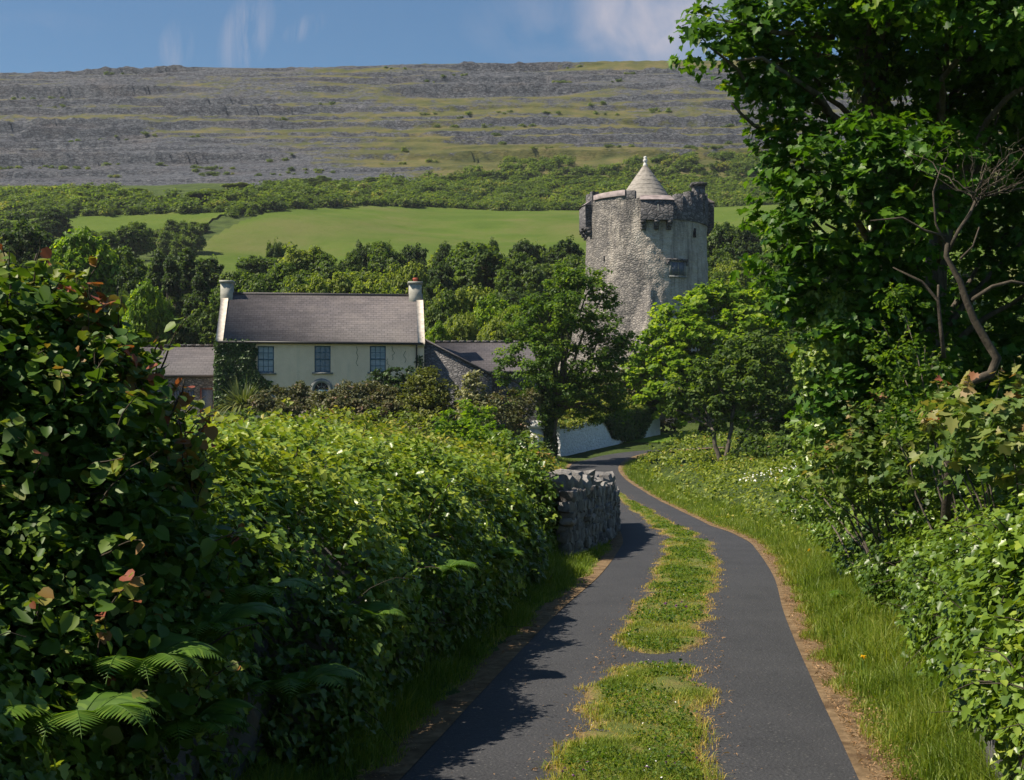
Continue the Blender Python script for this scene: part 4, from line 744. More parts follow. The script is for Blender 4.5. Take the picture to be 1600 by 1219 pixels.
# hazel and bramble bush close by
L = [(20, 500, 6.6, .22), (70, 500, 6.7, .2), (15, 560, 6.3, .33), (110, 545, 6.8, .24), (165, 555, 6.9, .2), (195, 600, 7.0, .22), (80, 620, 6.4, .38), (150, 660, 6.6, .33), (215, 680, 7.1, .24), (20, 700, 6.2, .42), (110, 740, 6.3, .42), (200, 770, 6.7, .36), (262, 765, 7.2, .2), (50, 840, 6.0, .45), (160, 880, 6.3, .42), (240, 870, 6.8, .32),
     (295, 850, 7.3, .2), (60, 990, 5.8, .45), (190, 1000, 6.2, .38), (280, 970, 6.9, .28), (-60, 600, 6.3, .48), (-80, 760, 6.2, .55), (-60, 910, 6.0, .55), (-170, 680, 6.6, .6), (-180, 890, 6.4, .6), (90, 700, 7.4, .5), (170, 820, 7.5, .5), (0, 650, 7.4, .5), (-60, 520, 7.2, .38), (90, 1130, 5.7, .38), (220, 1120, 6.1, .3), (-20, 1140, 5.6, .48)]
g, gs = Geo(), Geo(); C, R_ = px_lobes(L); lobes(g, rng, C, R_, .074, 1.0, 'hazel', .13, 7, .7, .45, .7, -.05, .72, -.8); lobes(g, rng, C, R_ * .98, .042, .55, 'oval', .10, 9, .7, .2, .5, .05, .8, -.8)
up = rng.choice(len(C), 240); b0 = C[up] + rdir(rng, 240) * R_[up][:, None] * .85; d0 = norm((b0 - C[up]) + np.array([0, -.1, .30])); d0[:, 2] = np.maximum(d0[:, 2], -.1); shoots(g, gs, rng, b0, d0, rng.uniform(.12, .42, 240), .07, 'hazel', 8, .42, .005, .25)
top = [W(a, b, 6.8) for a, b in ((15, 520), (45, 515), (95, 530), (150, 545), (180, 560), (205, 600), (235, 680), (225, 640), (255, 700), (130, 540), (75, 520), (245, 655), (280, 740), (300, 800), (240, 720), (310, 760))]
shoots(g, gs, rng, np.array(top), norm(np.array([(rng.normal(0, .3), rng.normal(0, .3), 1.) for _ in top])), rng.uniform(.2, .42, len(top)), .085, 'hazel', 13, .6, .007, .15)
for c in C[rng.choice(len(C), 26)]: branchy(gs, rng, (c[0] * .5 - 1.15 + rng.normal(0, .15), c[1] + rng.normal(.2, .2), .3), c + rng.normal(0, .1, 3), .018, .006, 9, .09, 5)
tw = [W(62, 500, 6.8), W(57, 440, 6.8), W(52, 418, 6.8), W(58, 396, 6.8)]; gs.tube(tw, [.011, .010, .008, .004], 5, .9)
plant('hazel_bush', (-2.3, 6.4, .3), 'large hazel and bramble bush with reddish leaf tips, close at the left', 'bush', g, 'leaf_hazel', gs, 'dead_bark', None, 'foliage', 'stems')
# thicket between the hedge and the farmhouse garden
def hbr(X, Y): return .55 + .46 * sst(-1.5, -4.0, X - .05 * (Y - 20)) * sst(8, 12, Y) * sst(58, 36, Y) + .50 * sst(-.6, .9, fbm(X * .30, Y * .30, 0, 77, 3)) + .14 * fbm(X * 1.5, Y * 1.5, 0, 78, 2) + .25 * sst(30, 44, Y) * sst(-3, -8, X) - .30 * sst(50, 66, Y) - .25 * sst(-4, 1, X)
poly = [(-13, 9), (-2.6, 9), (-1.0, 18), (.1, 24), (.9, 31), (1.4, 42), (1.5, 66), (-26, 66), (-24, 40)]
X, Y = scatter(rng, poly, 8200, 1.0, 9); g, gs = Geo(), Geo(); sc_ = np.clip((Y / 16) ** .5, .8, 2); C, N = canopy(g, rng, X, Y, hbr, .088 * sc_, 'oval', .17 * sc_, 9, .02)
k = rng.choice(len(C), 420); shoots(g, gs, rng, C[k], norm(np.c_[rng.normal(0, .5, (420, 2)), np.ones(420)]), rng.uniform(.3, .85, 420), .12, 'oval', 11, .35, .008, .35)
tag(g.build('bramble_thicket', 'leaf_bramble'), 'sunlit bramble thicket filling the bank behind the ivy hedge', kind='stuff'); tag(gs.build('bramble_stems', 'dead_bark'), kind='stuff')

# ------------------------------------------------------------------ right side: ivy wall, bank, verge
rng = np.random.default_rng(33)
HR = [(2.0, 2), (2.2, 5), (2.6, 8.2), (3.25, 10.7), (3.9, 13.8), (4.5, 17), (5.15, 21.6), (5.8, 26), (6.4, 30)]; HR2 = HR[::-1]; HRh = [(0, 1.75), (8, 1.72), (14, 1.6), (18, 1.5), (26, 1.15)]
g, gs = Geo(), Geo()
P, n3 = hedge(g, rng, HR2, HRh, 1.3, 20000, .062, 'ivy', 9, .13, .24, 1.05, -.02, 5, .2)
k = rng.choice(len(P), 380); k = k[n3[k, 2] > .1]; shoots(g, gs, rng, P[k], norm(n3[k] * .6 + rng.normal(0, .4, (len(k), 3)) + np.array([0, 0, .5])), rng.uniform(.15, .5, len(k)), .07, 'oval', 9, .3)
k = rng.choice(len(P), 160); shoots(Geo(), gs, rng, P[k], norm(n3[k] + rng.normal(0, .8, (len(k), 3))), rng.uniform(.2, .6, len(k)), .05, 'oval', 1, .3, .004)
hr_ = empty('ivy_wall', (4.3, 12, 0), 'glossy ivy smothering the low wall on the right, sunlit towards the lane', 'hedge')
for gg, nm, mm in ((g, 'foliage', 'leaf_ivy'), (gs, 'stems', 'dead_bark'), (core_wall(HR2, HRh, 1.3), 'stone_core', 'wall_rock')): o = gg.build(nm, mm, hr_); tag(o, None, None, None, 'stuff' if nm == 'stems' else None); o.location = tuple(-v for v in hr_.location)
def hbk(X, Y): d = X - xc(np.minimum(Y, 80)); return (.12 + .62 * sst(1.9, 3.4, d)) * (.75 + .35 * fbm(X * .45, Y * .45, 0, 87, 3)) + .05 * fbm(X * 2, Y * 2, 0, 88, 2) + .9 * sst(72, 77, Y) * sst(84.2, 81, Y) * sst(3, 5, d) * sst(16, 9, d)
poly = [(xc(24) + 2.5, 24), (xc(30) + 2.05, 30), (xc(39) + 1.95, 39), (xc(48) + 1.85, 48), (xc(60) + 1.8, 60), (xc(70) + 1.9, 70), (xc(74) + 2.0, 74), (7.2, 80.2), (9.5, 83.2), (14, 84.6), (30, 86), (30, 24)]
X, Y = scatter(rng, poly, 9000, .8, 24); g, gs = Geo(), Geo(); sc_ = np.clip((Y / 24) ** .5, .9, 2); C, N = canopy(g, rng, X, Y, hbk, .085 * sc_, 'oval', .20 * sc_, 9, -.02, .9, .9, .14)
k = rng.choice(len(C), 260); shoots(g, gs, rng, C[k], norm(np.c_[rng.normal(0, .5, (260, 2)), np.ones(260)]), rng.uniform(.25, .6, 260), .10, 'oval', 10, .35, .007, .35)
tag(g.build('bramble_bank', 'leaf_bramble'), 'low sunlit brambles covering the bank right of the lane', kind='stuff')
if gs.V: tag(gs.build('bank_stems', 'dead_bark'), kind='stuff')
# ivy-topped wall that continues beyond the bare stones, left of the lane
H3 = [(2.6, 40.2), (2.8, 46), (2.85, 53), (2.5, 61), (2.1, 69), (1.9, 75)]; H3h = [(40, .95), (48, .85), (60, .9), (75, 1.0)]
g = Geo(); hedge(g, rng, H3, H3h, .9, 3000, .085, 'oval', 9, .13, .16, .3, .12); ov = empty('overgrown_wall', (2.2, 55, 0), 'bramble topped old wall between the bare stones and the gate pier', 'wall')
for gg, nm, mm in ((g, 'foliage', 'leaf_bramble'), (core_wall(H3, H3h, .9), 'stonework', 'wall_rock')): o = gg.build(nm, mm, ov); o.location = tuple(-v for v in ov.location)

# ------------------------------------------------------------------ verge grass, strip grass, litter, flowers
def along(rng, n, y0, y1, near=1.):
    m_ = (ROAD[:, 1] > y0) & (ROAD[:, 1] < y1); idx = np.flatnonzero(m_); wgt = 1 / np.maximum(ROAD[idx, 1], 4.5) ** near; i = rng.choice(idx, n, p=wgt / wgt.sum()); t_ = rng.uniform(0, 1, n); i2 = np.minimum(i + 1, len(ROAD) - 1)
    return ROAD[i] * (1 - t_[:, None]) + ROAD[i2] * t_[:, None], PN[i]
rng = np.random.default_rng(45)
def verge(name, side, n, inner, outer, y0, y1, h, tbias, m_, label, hout=None):
    C, Nn = along(rng, n, y0, y1, 1.15); u_ = rng.uniform(0, 1, n); wv = .10 * vn(C[:, 1] * 1.3, 0, 0, 7 + side) + .06 * vn(C[:, 1] * 5, 0, 0, 9); off = (inner + wv) + (outer - inner) * u_
    XY = C + Nn * (side * off)[:, None]; gr_ = np.clip((C[:, 1] / 9) ** .5, .8, 2.2); clump = .55 + .6 * sst(-.5, .7, fbm(XY[:, 0] * 2.3, XY[:, 1] * 2.3, 0, 13, 2)); hh = h * (.35 + .65 * sst(0, .35, u_)) * clump
    P = np.c_[XY, ground(XY[:, 0], XY[:, 1]) - .01]; g = Geo(); tn = np.clip(rng.uniform(0, .85, n) + tbias + .25 * vn(XY[:, 0] * 1.2, XY[:, 1] * 1.2, 0, 15) + .35 * sst(.16, 0, u_), 0, 1.1)
    blades(g, rng, P, hh, .0062 * gr_, .55, tn, np.array([-side * .5, -.2, 0]))
    return tag(g.build(name, m_), label, kind='stuff')
verge('verge_grass', 1, 115000, 1.46, 2.85, 4, 84, .30, .02, 'grass_lush', 'lush long grass on the right verge')
verge('verge_grass', -1, 60000, 1.50, 2.35, 4, 80, .22, -.08, 'grass_lush', 'grass at the foot of the left hedge')
n = 150000; C, Nn = along(rng, n, 5, 62, 1.15); off = rng.uniform(-.62, .62, n); XY = C + Nn * off[:, None]; ed = strip_h(XY[:, 0], XY[:, 1], off)
pat = .5 + .5 * fbm(XY[:, 0] * 2.4, XY[:, 1] * 1.6, 0, 91, 3); ok = (ed > .10) & (rng.uniform(0, 1, n) < .08 + 1.05 * pat * ed); XY, off, ed, pat = XY[ok], off[ok], ed[ok], pat[ok]
zS = ground(XY[:, 0], XY[:, 1]) + .035 + .004 + ed * .034 - .025; g = Geo(); gr_ = np.clip((XY[:, 1] / 8) ** .5, .8, 2.2)
blades(g, rng, np.c_[XY, zS], .026 + .05 * np.clip(pat, .1, 1), .0048 * gr_, .9, np.clip(rng.uniform(0, .8, len(XY)) + .70 * (1 - ed) + .75 * (.62 - pat), 0, 1.1)); tag(g.build('strip_grass', 'grass_dry'), 'short grass growing on the middle strip', kind='stuff')
k = rng.choice(len(XY), 22000); k = k[(fbm(XY[k, 0] * 1.9, XY[k, 1] * 1.4, 0, 95, 2) > .05) & (ed[k] > .6)]; g = Geo(); leaves(g, rng, np.c_[XY[k], zS[k] + rng.uniform(.015, .06, len(k))], np.tile([0, 0, 1.], (len(k), 1)), .022 * gr_[k], 'oval', None, .1, .5); tag(g.build('clover_leaves', 'leaf_ash'), 'clover and plantain leaves in the middle strip', kind='stuff')
n = 24000; C, Nn = along(rng, n, 5, 60, 1.1); q = rng.uniform(0, 1, n); off = np.where(q < .62, 1.34 + np.abs(rng.normal(.14, .12, n)), np.where(q < .72, -1.36 - np.abs(rng.normal(.1, .1, n)), rng.choice([-1, 1], n) * (.42 + rng.normal(0, .11, n)))); XY = C + Nn * off[:, None]
few = rng.uniform(0, 1, n) < .006; XY[few] = C[few] + Nn[few] * rng.uniform(-1.3, 1.3, (few.sum(), 1)); off = np.where(few, .9, off)
zz_ = ground(XY[:, 0], XY[:, 1]) + np.where(np.abs(off) > 1.38, .032, .045) + rng.uniform(0, .012, n); zz_[few] = ground(XY[few, 0], XY[few, 1]) + .042; g = Geo(); leaves(g, rng, np.c_[XY, zz_], np.tile([0, 0, 1.], (n, 1)), np.where(rng.uniform(0, 1, n) < .10, .04, .018), 'lance', None, 0, .3); tag(g.build('straw_litter', 'straw'), 'dry straw and leaf litter along the lane edges', kind='stuff')
def fern(base, size, label, face, rng, nf=8, group=None):
    r = empty('fern', base, label, 'fern', group)
    for i in range(nf):
        a = face + (i - (nf - 1) / 2) * (4.4 / nf) + rng.normal(0, .12); ln = size * rng.uniform(.75, 1.15); t_ = np.linspace(0, 1, 26); out = np.array([cos(a), sin(a), 0]); sp = out * (ln * (.85 * t_ ** 1.0))[:, None] + np.array([0, 0, 1.]) * (ln * (1.0 * t_ - .85 * t_ ** 2.3))[:, None]
        g = Geo(); g.tube(sp, np.linspace(.006, .0015, 26) * size / .6, 4, .35, False); tg = norm(np.gradient(sp, axis=0)); sd_ = np.array([-sin(a), cos(a), 0]); nn = norm(np.cross(tg, sd_)); nn = nn * np.sign(nn[:, 2:3] + 1e-6)
        for j in range(3, 26):
            pl = ln * .30 * sin(pi * min(1, (t_[j] * .93 + .10)) ** .85) * rng.uniform(.9, 1.1)
            for s in (1, -1):
                d = norm(sd_ * s + tg[j] * .45 + nn[j] * -.12); p0 = sp[j]; wv = pl * .17; m1 = p0 + d * pl * .35; tp = p0 + d * pl; q_ = tg[j] * wv
                nv = 5; Vp = [p0 - q_ * .3, p0 + q_ * .6]
                for u_ in (.3, .55, .8): c = p0 + d * pl * u_ - nn[j] * pl * .12 * u_ ** 2; Vp += [c - q_ * (1 - u_) * 1.05, c + q_ * (1 - u_) * 1.05]
                Vp += [tp - nn[j] * pl * .12]; g.faces(Vp, [(0, 1, 3, 2), (2, 3, 5, 4), (4, 5, 7, 6), (6, 7, 8)], rng.uniform(.2, .9))
        g.build('frond', 'leaf_fern', r)
    return r
rng = np.random.default_rng(52)
HLC = crom(HL, 14)
def face_y(px):
    y = np.linspace(4.2, 24, 400); fx = np.interp(y, HLC[:, 1], HLC[:, 0]) + .10; return float(y[np.argmin(np.abs(fx - (px - 800) / FPX * y))])
for px, py, sz, lab in ((205, 1075, .55, 'broad arching fern in deep shade under the hazel bush, its fronds spread wide'), (310, 1010, .5, 'fern with raised fronds on the shaded hedge face right of the hazel bush'), (110, 1160, .5, 'fern in the dark bottom left corner'), (270, 1170, .5, 'fern low at the bottom left, just right of the corner fern'), (385, 955, .42, 'small fern halfway up the shaded hedge face'),
                         (560, 985, .48, 'fern hanging from the shaded hedge face beside the nearest lane shadow'), (450, 1100, .5, 'fern at the foot of the hedge near the bottom of the picture'), (690, 905, .45, 'small fern at the hedge foot further along the lane'), (780, 880, .45, 'small fern near the far end of the ivy hedge')):
    Yf = face_y(px); p = W(px, py, Yf); p[2] = max(p[2], gz(p[0], p[1]) + .02); fern(p, sz, lab, -.75, rng, 9)
p = W(1335, 885, 17.2); p[2] = gz(p[0], p[1]) + .03; fern(p, .5, 'pale fern in the right verge in front of the ivy', -2.2, rng)
def stalk_flower(name, xy, h, label, pm, group, rng, nh=7, r=.018, stem=.0025, cat='flower'):
    b = (xy[0], xy[1], gz(*xy) + .02); root = empty(name, b, label, cat, group); g = Geo(); tp = np.array([rng.normal(0, .02), rng.normal(0, .02), h]); g.tube([(0, 0, 0), tp * .5 + (.005, 0, 0), tp], [stem, stem, stem * .8], 5, .5); g.build('stem', 'leaf_fern', root)
    g = Geo(); n_ = nh * 3; d = rdir(rng, n_); d[:, 2] = np.abs(d[:, 2]) * .7; leaves(g, rng, tp + d * r * .35, norm(d + np.array([0, 0, .6])), r * 1.3, 'lance', None, 0, .3); g.build('flower_head', pm, root)
for px, Yf, h, lab in ((1346, 11.2, .26, 'tall yellow dandelion in the right verge grass'), (1265, 23.5, .25, 'yellow dandelion in front of the right ivy near its far end')):
    stalk_flower('dandelion', ((px - 800) / FPX * Yf, Yf), h, lab, 'petal_yellow', None, rng, 9, .03)
for px, py in ((1052, 1172), (1066, 1168), (1078, 1176), (1088, 1180), (1040, 1185), (868, 1200), (882, 1192), (905, 1196), (918, 1186), (1010, 1190), (1060, 1186), (895, 1206)):
    Yf = 1.83 * FPX / (py + 14 - HOR); stalk_flower('selfheal', ((px - 800) / FPX * Yf, Yf), .075, 'small dark purple selfheal flower in the nearest part of the middle strip', 'petal_purple', 'selfheal flowers in the middle strip', rng, 6, .013)
for px, py in ((1063, 938), (1056, 943), (1072, 945), (1045, 940)):
    Yf = 1.83 * FPX / (py + 8 - HOR); stalk_flower('purple_clover', ((px - 800) / FPX * Yf, Yf), .09, 'purple clover flower head halfway along the middle strip', 'petal_purple', 'purple clover in the middle strip', rng, 8, .022)
g = Geo(); kk = rng.choice(len(XY), 10); n = 170; C, Nn = along(rng, n, 6, 34, 1.1); off = rng.uniform(-.34, .34, n); xy = C + Nn * off[:, None]; leaves(g, rng, np.c_[xy, ground(xy[:, 0], xy[:, 1]) + .11], np.tile([0, 0, 1.], (n, 1)), .011, 'oval', None, 0, .5); tag(g.build('daisies', 'petal_white'), 'scattered white daisies in the middle strip', kind='stuff')
g = Geo(); n = 26
for cx_, cyy in ((1185, 742), (1215, 735), (1240, 728), (1270, 737), (1262, 742), (1225, 750), (1170, 748), (1283, 730)):
    Yf = 37 + rng.uniform(-4, 4); p = W(cx_, cyy, Yf); zz_ = max(p[2], gz(p[0], p[1]) + float(hbk(p[0], p[1])) + .05); q = np.array([p[0], p[1], zz_]) + rng.normal(0, 1, (n, 3)) * (.16, .3, .04); leaves(g, rng, q, np.tile([0, -.3, 1.], (n, 1)), .055, 'oval', None, 0, .4)
tag(g.build('white_blossom', 'petal_white'), 'white blossom dotted over the right bank', kind='stuff')

# ------------------------------------------------------------------ the big ivy-clad sycamore on the right
rng = np.random.default_rng(61)
L = [(1105, 70, 16.5, .36), (1150, 40, 17, .5), (1200, 20, 17, .7), (1235, 95, 17, .6), (1180, 115, 17, .38), (1300, 30, 17.5, .9), (1260, 180, 17, .62), (1225, 240, 17, .42), (1290, 260, 16.6, .7), (1225, 310, 17, .5), (1370, 240, 16.2, .55), (1440, 265, 15.8, .55), (1510, 250, 16.2, .5), (1220, 380, 17, .45), (1290, 350, 16.6, .66), (1370, 330, 16.2, .6), (1440, 340, 16.2, .5), (1245, 440, 17, .42), (1300, 440, 17, .62),
     (1255, 490, 17.3, .34), (1310, 540, 17, .55), (1300, 630, 17, .42), (1370, 430, 17.2, .6), (1350, 590, 17.3, .5), (1400, 500, 17.8, .55), (1400, 600, 17.6, .5), (1380, 680, 17.2, .45), (1320, 690, 16.8, .42), (1400, 60, 18.2, 1.0), (1480, 90, 18.8, 1.1), (1570, 60, 18.2, 1.1), (1500, -10, 17, 1.0), (1610, 170, 18.5, 1.0), (1500, 250, 19.5, 1.1), (1590, 350, 19.8, 1.2), (1480, 420, 19.8, 1.0), (1570, 530, 19.8, 1.1), (1450, 560, 19.6, .9),
     (1560, 700, 19.5, 1.0), (1690, 300, 19, 1.2), (1700, 550, 19, 1.2), (1450, 690, 19, .8), (1690, 80, 18, 1.2), (1280, -110, 17.4, .9), (1400, -140, 17, 1.2), (1520, -150, 16.8, 1.3), (1650, -130, 17, 1.2), (1330, -50, 16.4, .7), (1450, -70, 15.8, .9), (1580, -60, 15.2, .9), (1680, 20, 15.6, .8), (1560, 180, 17.8, .6), (1640, 420, 17.8, .7), (1345, 510, 16.8, .55), (1405, 430, 17, .5), (1420, 590, 16.8, .48), (1345, 610, 16.8, .48), (1455, 520, 17.6, .5), (1590, 600, 17.2, .55), (1460, 660, 16.4, .42)]
g, gs = Geo(), Geo(); C, R_ = px_lobes(L); lobes(g, rng, C, R_, .104, 1.2, 'maple', .24, 13, .42, .35, .75, -.02, .85, -.8)
bt = np.array([5.5, 18.8, gz(5.5, 18.8) - .2]); trunk = branchy(gs, rng, bt, (4.5, 18.2, 7.6), .30, .2, 14, .02, 10); tr2 = branchy(gs, rng, bt + (.1, 0, .4), (5.6, 18.6, 6.2), .2, .12, 10, .04, 8)
for c, r in zip(C, R_):
    tt = trunk if c[0] < 5 else tr2; j = int(np.clip(np.searchsorted(tt[:, 2], c[2] - .7 * np.hypot(c[0] - 4.4, c[1] - 18)), 1, len(tt) - 1)); branchy(gs, rng, tt[j], c, .055, .014, 9, .07, 5, .03)
for P_ in ([(1040, 22), (1155, 45), (1215, 52), (1285, 55), (1330, 40)],): pass
for pts in ([(1300, 60, 17.3), (1250, 50, 16.8), (1215, 52, 16.6), (1175, 40, 16.5), (1120, 30, 16.5)], [(1310, 200, 17.2), (1280, 150, 16.8), (1235, 120, 16.5), (1190, 90, 16.4), (1150, 95, 16.3)]): gs.tube([W(*q) for q in pts], np.linspace(.05, .012, len(pts)), 6, .6)
gd = Geo(); gd.tube([W(1143, 161, 16.6), W(1158, 178, 16.7), W(1178, 196, 16.9), W(1240, 230, 17.3)], [.012, .018, .022, .03], 6, .2)
gi = Geo(); tj = rng.integers(0, len(trunk) - 1, 4200); f_ = rng.uniform(0, 1, 4200)[:, None]; c0 = trunk[tj] * (1 - f_) + trunk[tj + 1] * f_; d = rdir(rng, 4200); d[:, 2] *= .1; d = norm(d); leaves(gi, rng, c0 + d * (.34 + .12 * vn(c0[:, 2] * 1.4, d[:, 0] * 2, d[:, 1] * 2, 6)[:, None] + rng.normal(0, .04, (4200, 1))), d + np.array([0, -.1, .3]), .085, 'ivy', None, .9)
n = 5200; hz_ = rng.uniform(0, 1, n); a = rng.uniform(-2.6, .4, n); cc = np.stack([np.full(n, W(1292, 600, 17)[0]) + .10 * np.sin(hz_ * 9), np.full(n, 17.), W(0, 720, 17)[2] + hz_ * 2.0], 1); rr_ = .34 + .10 * vn(hz_ * 9, a * 1.5, 0, 3); dd = np.stack([np.cos(a), np.sin(a), 0 * a], 1); leaves(gi, rng, cc + dd * rr_[:, None] * (1.1 - .3 * hz_)[:, None] + rng.normal(0, .03, (n, 3)), dd + np.array([0, 0, .35]), .062, 'ivy', np.clip(rng.uniform(.3, 1.1, n), 0, 1), .8)
big = plant('sycamore_tree', bt, 'huge ivy-clad sycamore overhanging the right of the lane, dark inside', 'tree', g, 'leaf_sycamore', gs)
for gg, nm, mm in ((gd, 'bare_branch', 'bark'), (gi, 'ivy', 'leaf_ivy')): o = gg.build(nm, mm, big); o.location = tuple(-v for v in big.location)
# dead leafless shrub in front of its dark inside
gs = Geo(); Yd = 14.0; q = lambda *p: [W(a, b, Yd + (c if len(r_) else 0)) for a, b, c, *r_ in [(*v, 0) if len(v) == 3 else (*v, 0, 0) for v in p]]
q = lambda *p: [W(v[0], v[1], Yd + (v[2] if len(v) > 2 else 0)) for v in p]
gs.tube(q((1490, 612), (1520, 595), (1548, 585), (1558, 560), (1545, 540), (1522, 500), (1508, 465), (1500, 440), (1478, 400), (1480, 380)), [.04, .046, .048, .045, .04, .037, .034, .03, .025, .022], 8, .6)
gs.tube(q((1482, 392), (1498, 360), (1515, 335), (1527, 309)), [.021, .019, .018, .015], 7, .7); gs.tube(q((1480, 385), (1462, 350), (1458, 300), (1470, 262)), [.016, .012, .01, .006], 5, .7)
gs.tube(q((1517, 470), (1550, 448), (1580, 440), (1612, 446)), [.026, .02, .017, .014], 6, .5); gs.tube(q((1478, 370), (1445, 360), (1410, 340), (1360, 345)), [.016, .013, .011, .006], 5, .7)
gs.tube(q((1475, 560), (1470, 515), (1466, 470), (1440, 440), (1395, 418)), [.022, .02, .018, .014, .006], 6, .6); gs.tube(q((1466, 480), (1466, 445)), [.016, .012], 5, .7); gs.tube(q((1500, 405), (1520, 385), (1530, 355)), [.014, .01, .008], 5, .6)
st_ = W(1527, 309, Yd)
for i in range(17):
    a = rng.uniform(-1.0, 1.3); ln = rng.uniform(.3, 1.0); e = st_ + np.array([sin(a) * ln, rng.normal(0, .2), cos(a) * ln * .9]); P_ = branchy(gs, rng, st_ + rng.normal(0, .03, 3), e, rng.uniform(.006, .011), .003, 8, .13, 4)
    for _ in range(2): j = rng.integers(2, 7); branchy(gs, rng, P_[j], P_[j] + np.array([rng.normal(.04, .2), rng.normal(0, .12), rng.uniform(.0, .28)]), .004, .002, 6, .14, 4)
bd = W(1490, 640, Yd); r = empty('dead_shrub', bd, 'leafless dead shrub with twisted stem and twig spray, in front of the dark tree', 'shrub'); o = gs.build('branches', 'dead_bark', r); o.location = tuple(-v for v in r.location)
gz_ = gz(bd[0], bd[1]); g2 = Geo(); g2.tube([W(1490, 612, Yd), W(1478, 650, Yd + .1), W(1486, 700, Yd + .25), (bd[0] - .05, Yd + .4, gz_ - .1)], [.040, .043, .046, .055], 8, .5); o = g2.build('stem', 'dead_bark', r); o.location = tuple(-v for v in r.location)
# reddish sycamore saplings and leafy growth on top of the ivy wall
def sapling(L, base, label, lm, size, kind, n_sh, name='sycamore_sapling', cat='sapling', spray=.16, per=7, tb=.1, dens=.8):
    C, R_ = px_lobes(L); g, gs = Geo(), Geo(); lobes(g, rng, C, R_, size, dens, kind, spray, per, .5, .35, .7, tb, .8)
    for c in C: branchy(gs, rng, base, c, .016, .005, 8, .05, 5)
    k = rng.integers(0, len(C), n_sh); d0 = norm(rng.normal(0, .45, (n_sh, 3)) + np.array([0, -.2, 1.])); shoots(g, gs, rng, C[k] + d0 * R_[k][:, None] * .6, d0, R_[k] * rng.uniform(.6, 1.2, n_sh), size * .9, kind, 10, .45, .005, .2)
    return plant(name, base, label, cat, g, lm, gs, 'bark', None, 'foliage', 'stems')
b0 = (4.5, 12.4, gz(4.5, 12.4)); sapling([(1500, 640, 12, .24), (1550, 660, 11.6, .3), (1600, 650, 11.6, .3), (1530, 715, 11.6, .26), (1585, 725, 11.2, .28), (1640, 700, 11.4, .35), (1490, 690, 12.2, .22), (1480, 655, 13.2, .28), (1470, 710, 13, .3), (1510, 640, 12.6, .24)], b0, 'sycamore sapling with broad reddish-tipped leaves at the right edge', 'leaf_reddish', .105, 'maple', 22, tb=-.02)
b0 = (4.9, 17.0, gz(4.9, 17)); sapling([(1340, 715, 16, .34), (1390, 730, 15.6, .34), (1300, 735, 16.4, .3), (1430, 700, 15.6, .36), (1360, 665, 16.4, .3), (1275, 745, 17, .22)], b0, 'spreading reddish sapling growth between the big sycamore and the ivy wall', 'leaf_reddish', .085, 'maple', 26, tb=-.1)
b0 = (4.6, 14.4, gz(4.6, 14.4)); sapling([(1410, 480, 15.2, .25), (1400, 560, 15, .34), (1440, 600, 14.8, .3), (1400, 640, 15, .34), (1450, 660, 14.6, .32)], b0, 'thin light green shrub with small leaves climbing in front of the dark tree', 'leaf_ash', .06, 'oval', 20, 'small_shrub', 'shrub', .12, 10, .05)

# ------------------------------------------------------------------ trees around the bend
def bush(name, L, base, lm, size, label, spray=.25, per=14, dens=1., kind='oval', cat='bush', tb=0., stem=.05, flat=.55):
    C, R_ = px_lobes(L); g, gs = Geo(), Geo(); lobes(g, rng, C, R_, size, dens, kind, spray, per, flat, .3, .5, tb, .9, -.9); base = (base[0], base[1], gz(*base) - .05)
    for c in C[:14]: branchy(gs, rng, base, c, stem, .012, 6, .05, 4)
    return plant(name, base, label, cat, g, lm, gs, 'bark', None, 'foliage', 'stem')
def bw(px, Y): return ((px - 800) / FPX * Y, Y)
bush('ivy_mound', [(1290, 690, 18, .5), (1350, 735, 17.2, .5), (1420, 735, 16.2, .46), (1490, 730, 15, .45), (1330, 650, 18, .5), (1420, 665, 17, .5), (1272, 760, 20, .5), (1440, 790, 15, .3), (1310, 775, 18.5, .4), (1380, 790, 16.6, .35), (1550, 760, 13.4, .4), (1620, 740, 12.6, .45), (1250, 775, 23, .45)], bw(1400, 17.5), 'leaf_ivy', .07, 'mound of ivy and leaves filling the space under the big sycamore', .15, 10, 1.1, 'ivy', stem=.02)
rng = np.random.default_rng(71)
LA = [(905, 440, 78, .95), (868, 452, 78.5, .8), (940, 462, 78, .85), (835, 482, 78, .8), (892, 492, 77, 1.2), (940, 520, 77.5, 1.2), (822, 525, 78, 1.05), (868, 540, 77, 1.25), (795, 560, 78, .65), (925, 572, 77, 1.2), (965, 560, 78, .9), (842, 590, 77, 1.1), (892, 612, 77, 1.1), (948, 612, 78, 1.0), (860, 645, 77.5, .7), (975, 535, 78.5, .65), (812, 500, 79, .7), (815, 620, 78, .7), (965, 640, 79, .7), (920, 640, 79, .8), (785, 590, 78.4, .5), (880, 425, 78.5, .5), (935, 435, 78.5, .5)]
xa_ = W(857, 690, 78)
tA = tree_from('ash_tree', rng, LA, (xa_[0], 78.), 'leaf_ash', .17, 'oval', 'mid green ash tree with ivy-wrapped trunk standing right of the farmhouse', .40, 40, .95, .26, None, .3, .6)
gi = Geo(); n = 2600; t_ = rng.uniform(0, 1, n); a = rng.uniform(0, 2 * pi, n); c0 = np.array([xa_[0], 78, gz(xa_[0], 78)]); dd = np.stack([np.cos(a), np.sin(a), 0 * a], 1); leaves(gi, rng, c0 + dd * (.42 + .15 * vn(t_ * 7, a, 0, 4))[:, None] + np.c_[0 * t_, 0 * t_, t_ * 3.9], dd + np.array([0, 0, .3]), .2, 'oval', None, .8); o = gi.build('ivy', 'leaf_ivy_dark', tA); o.location = tuple(-v for v in tA.location)
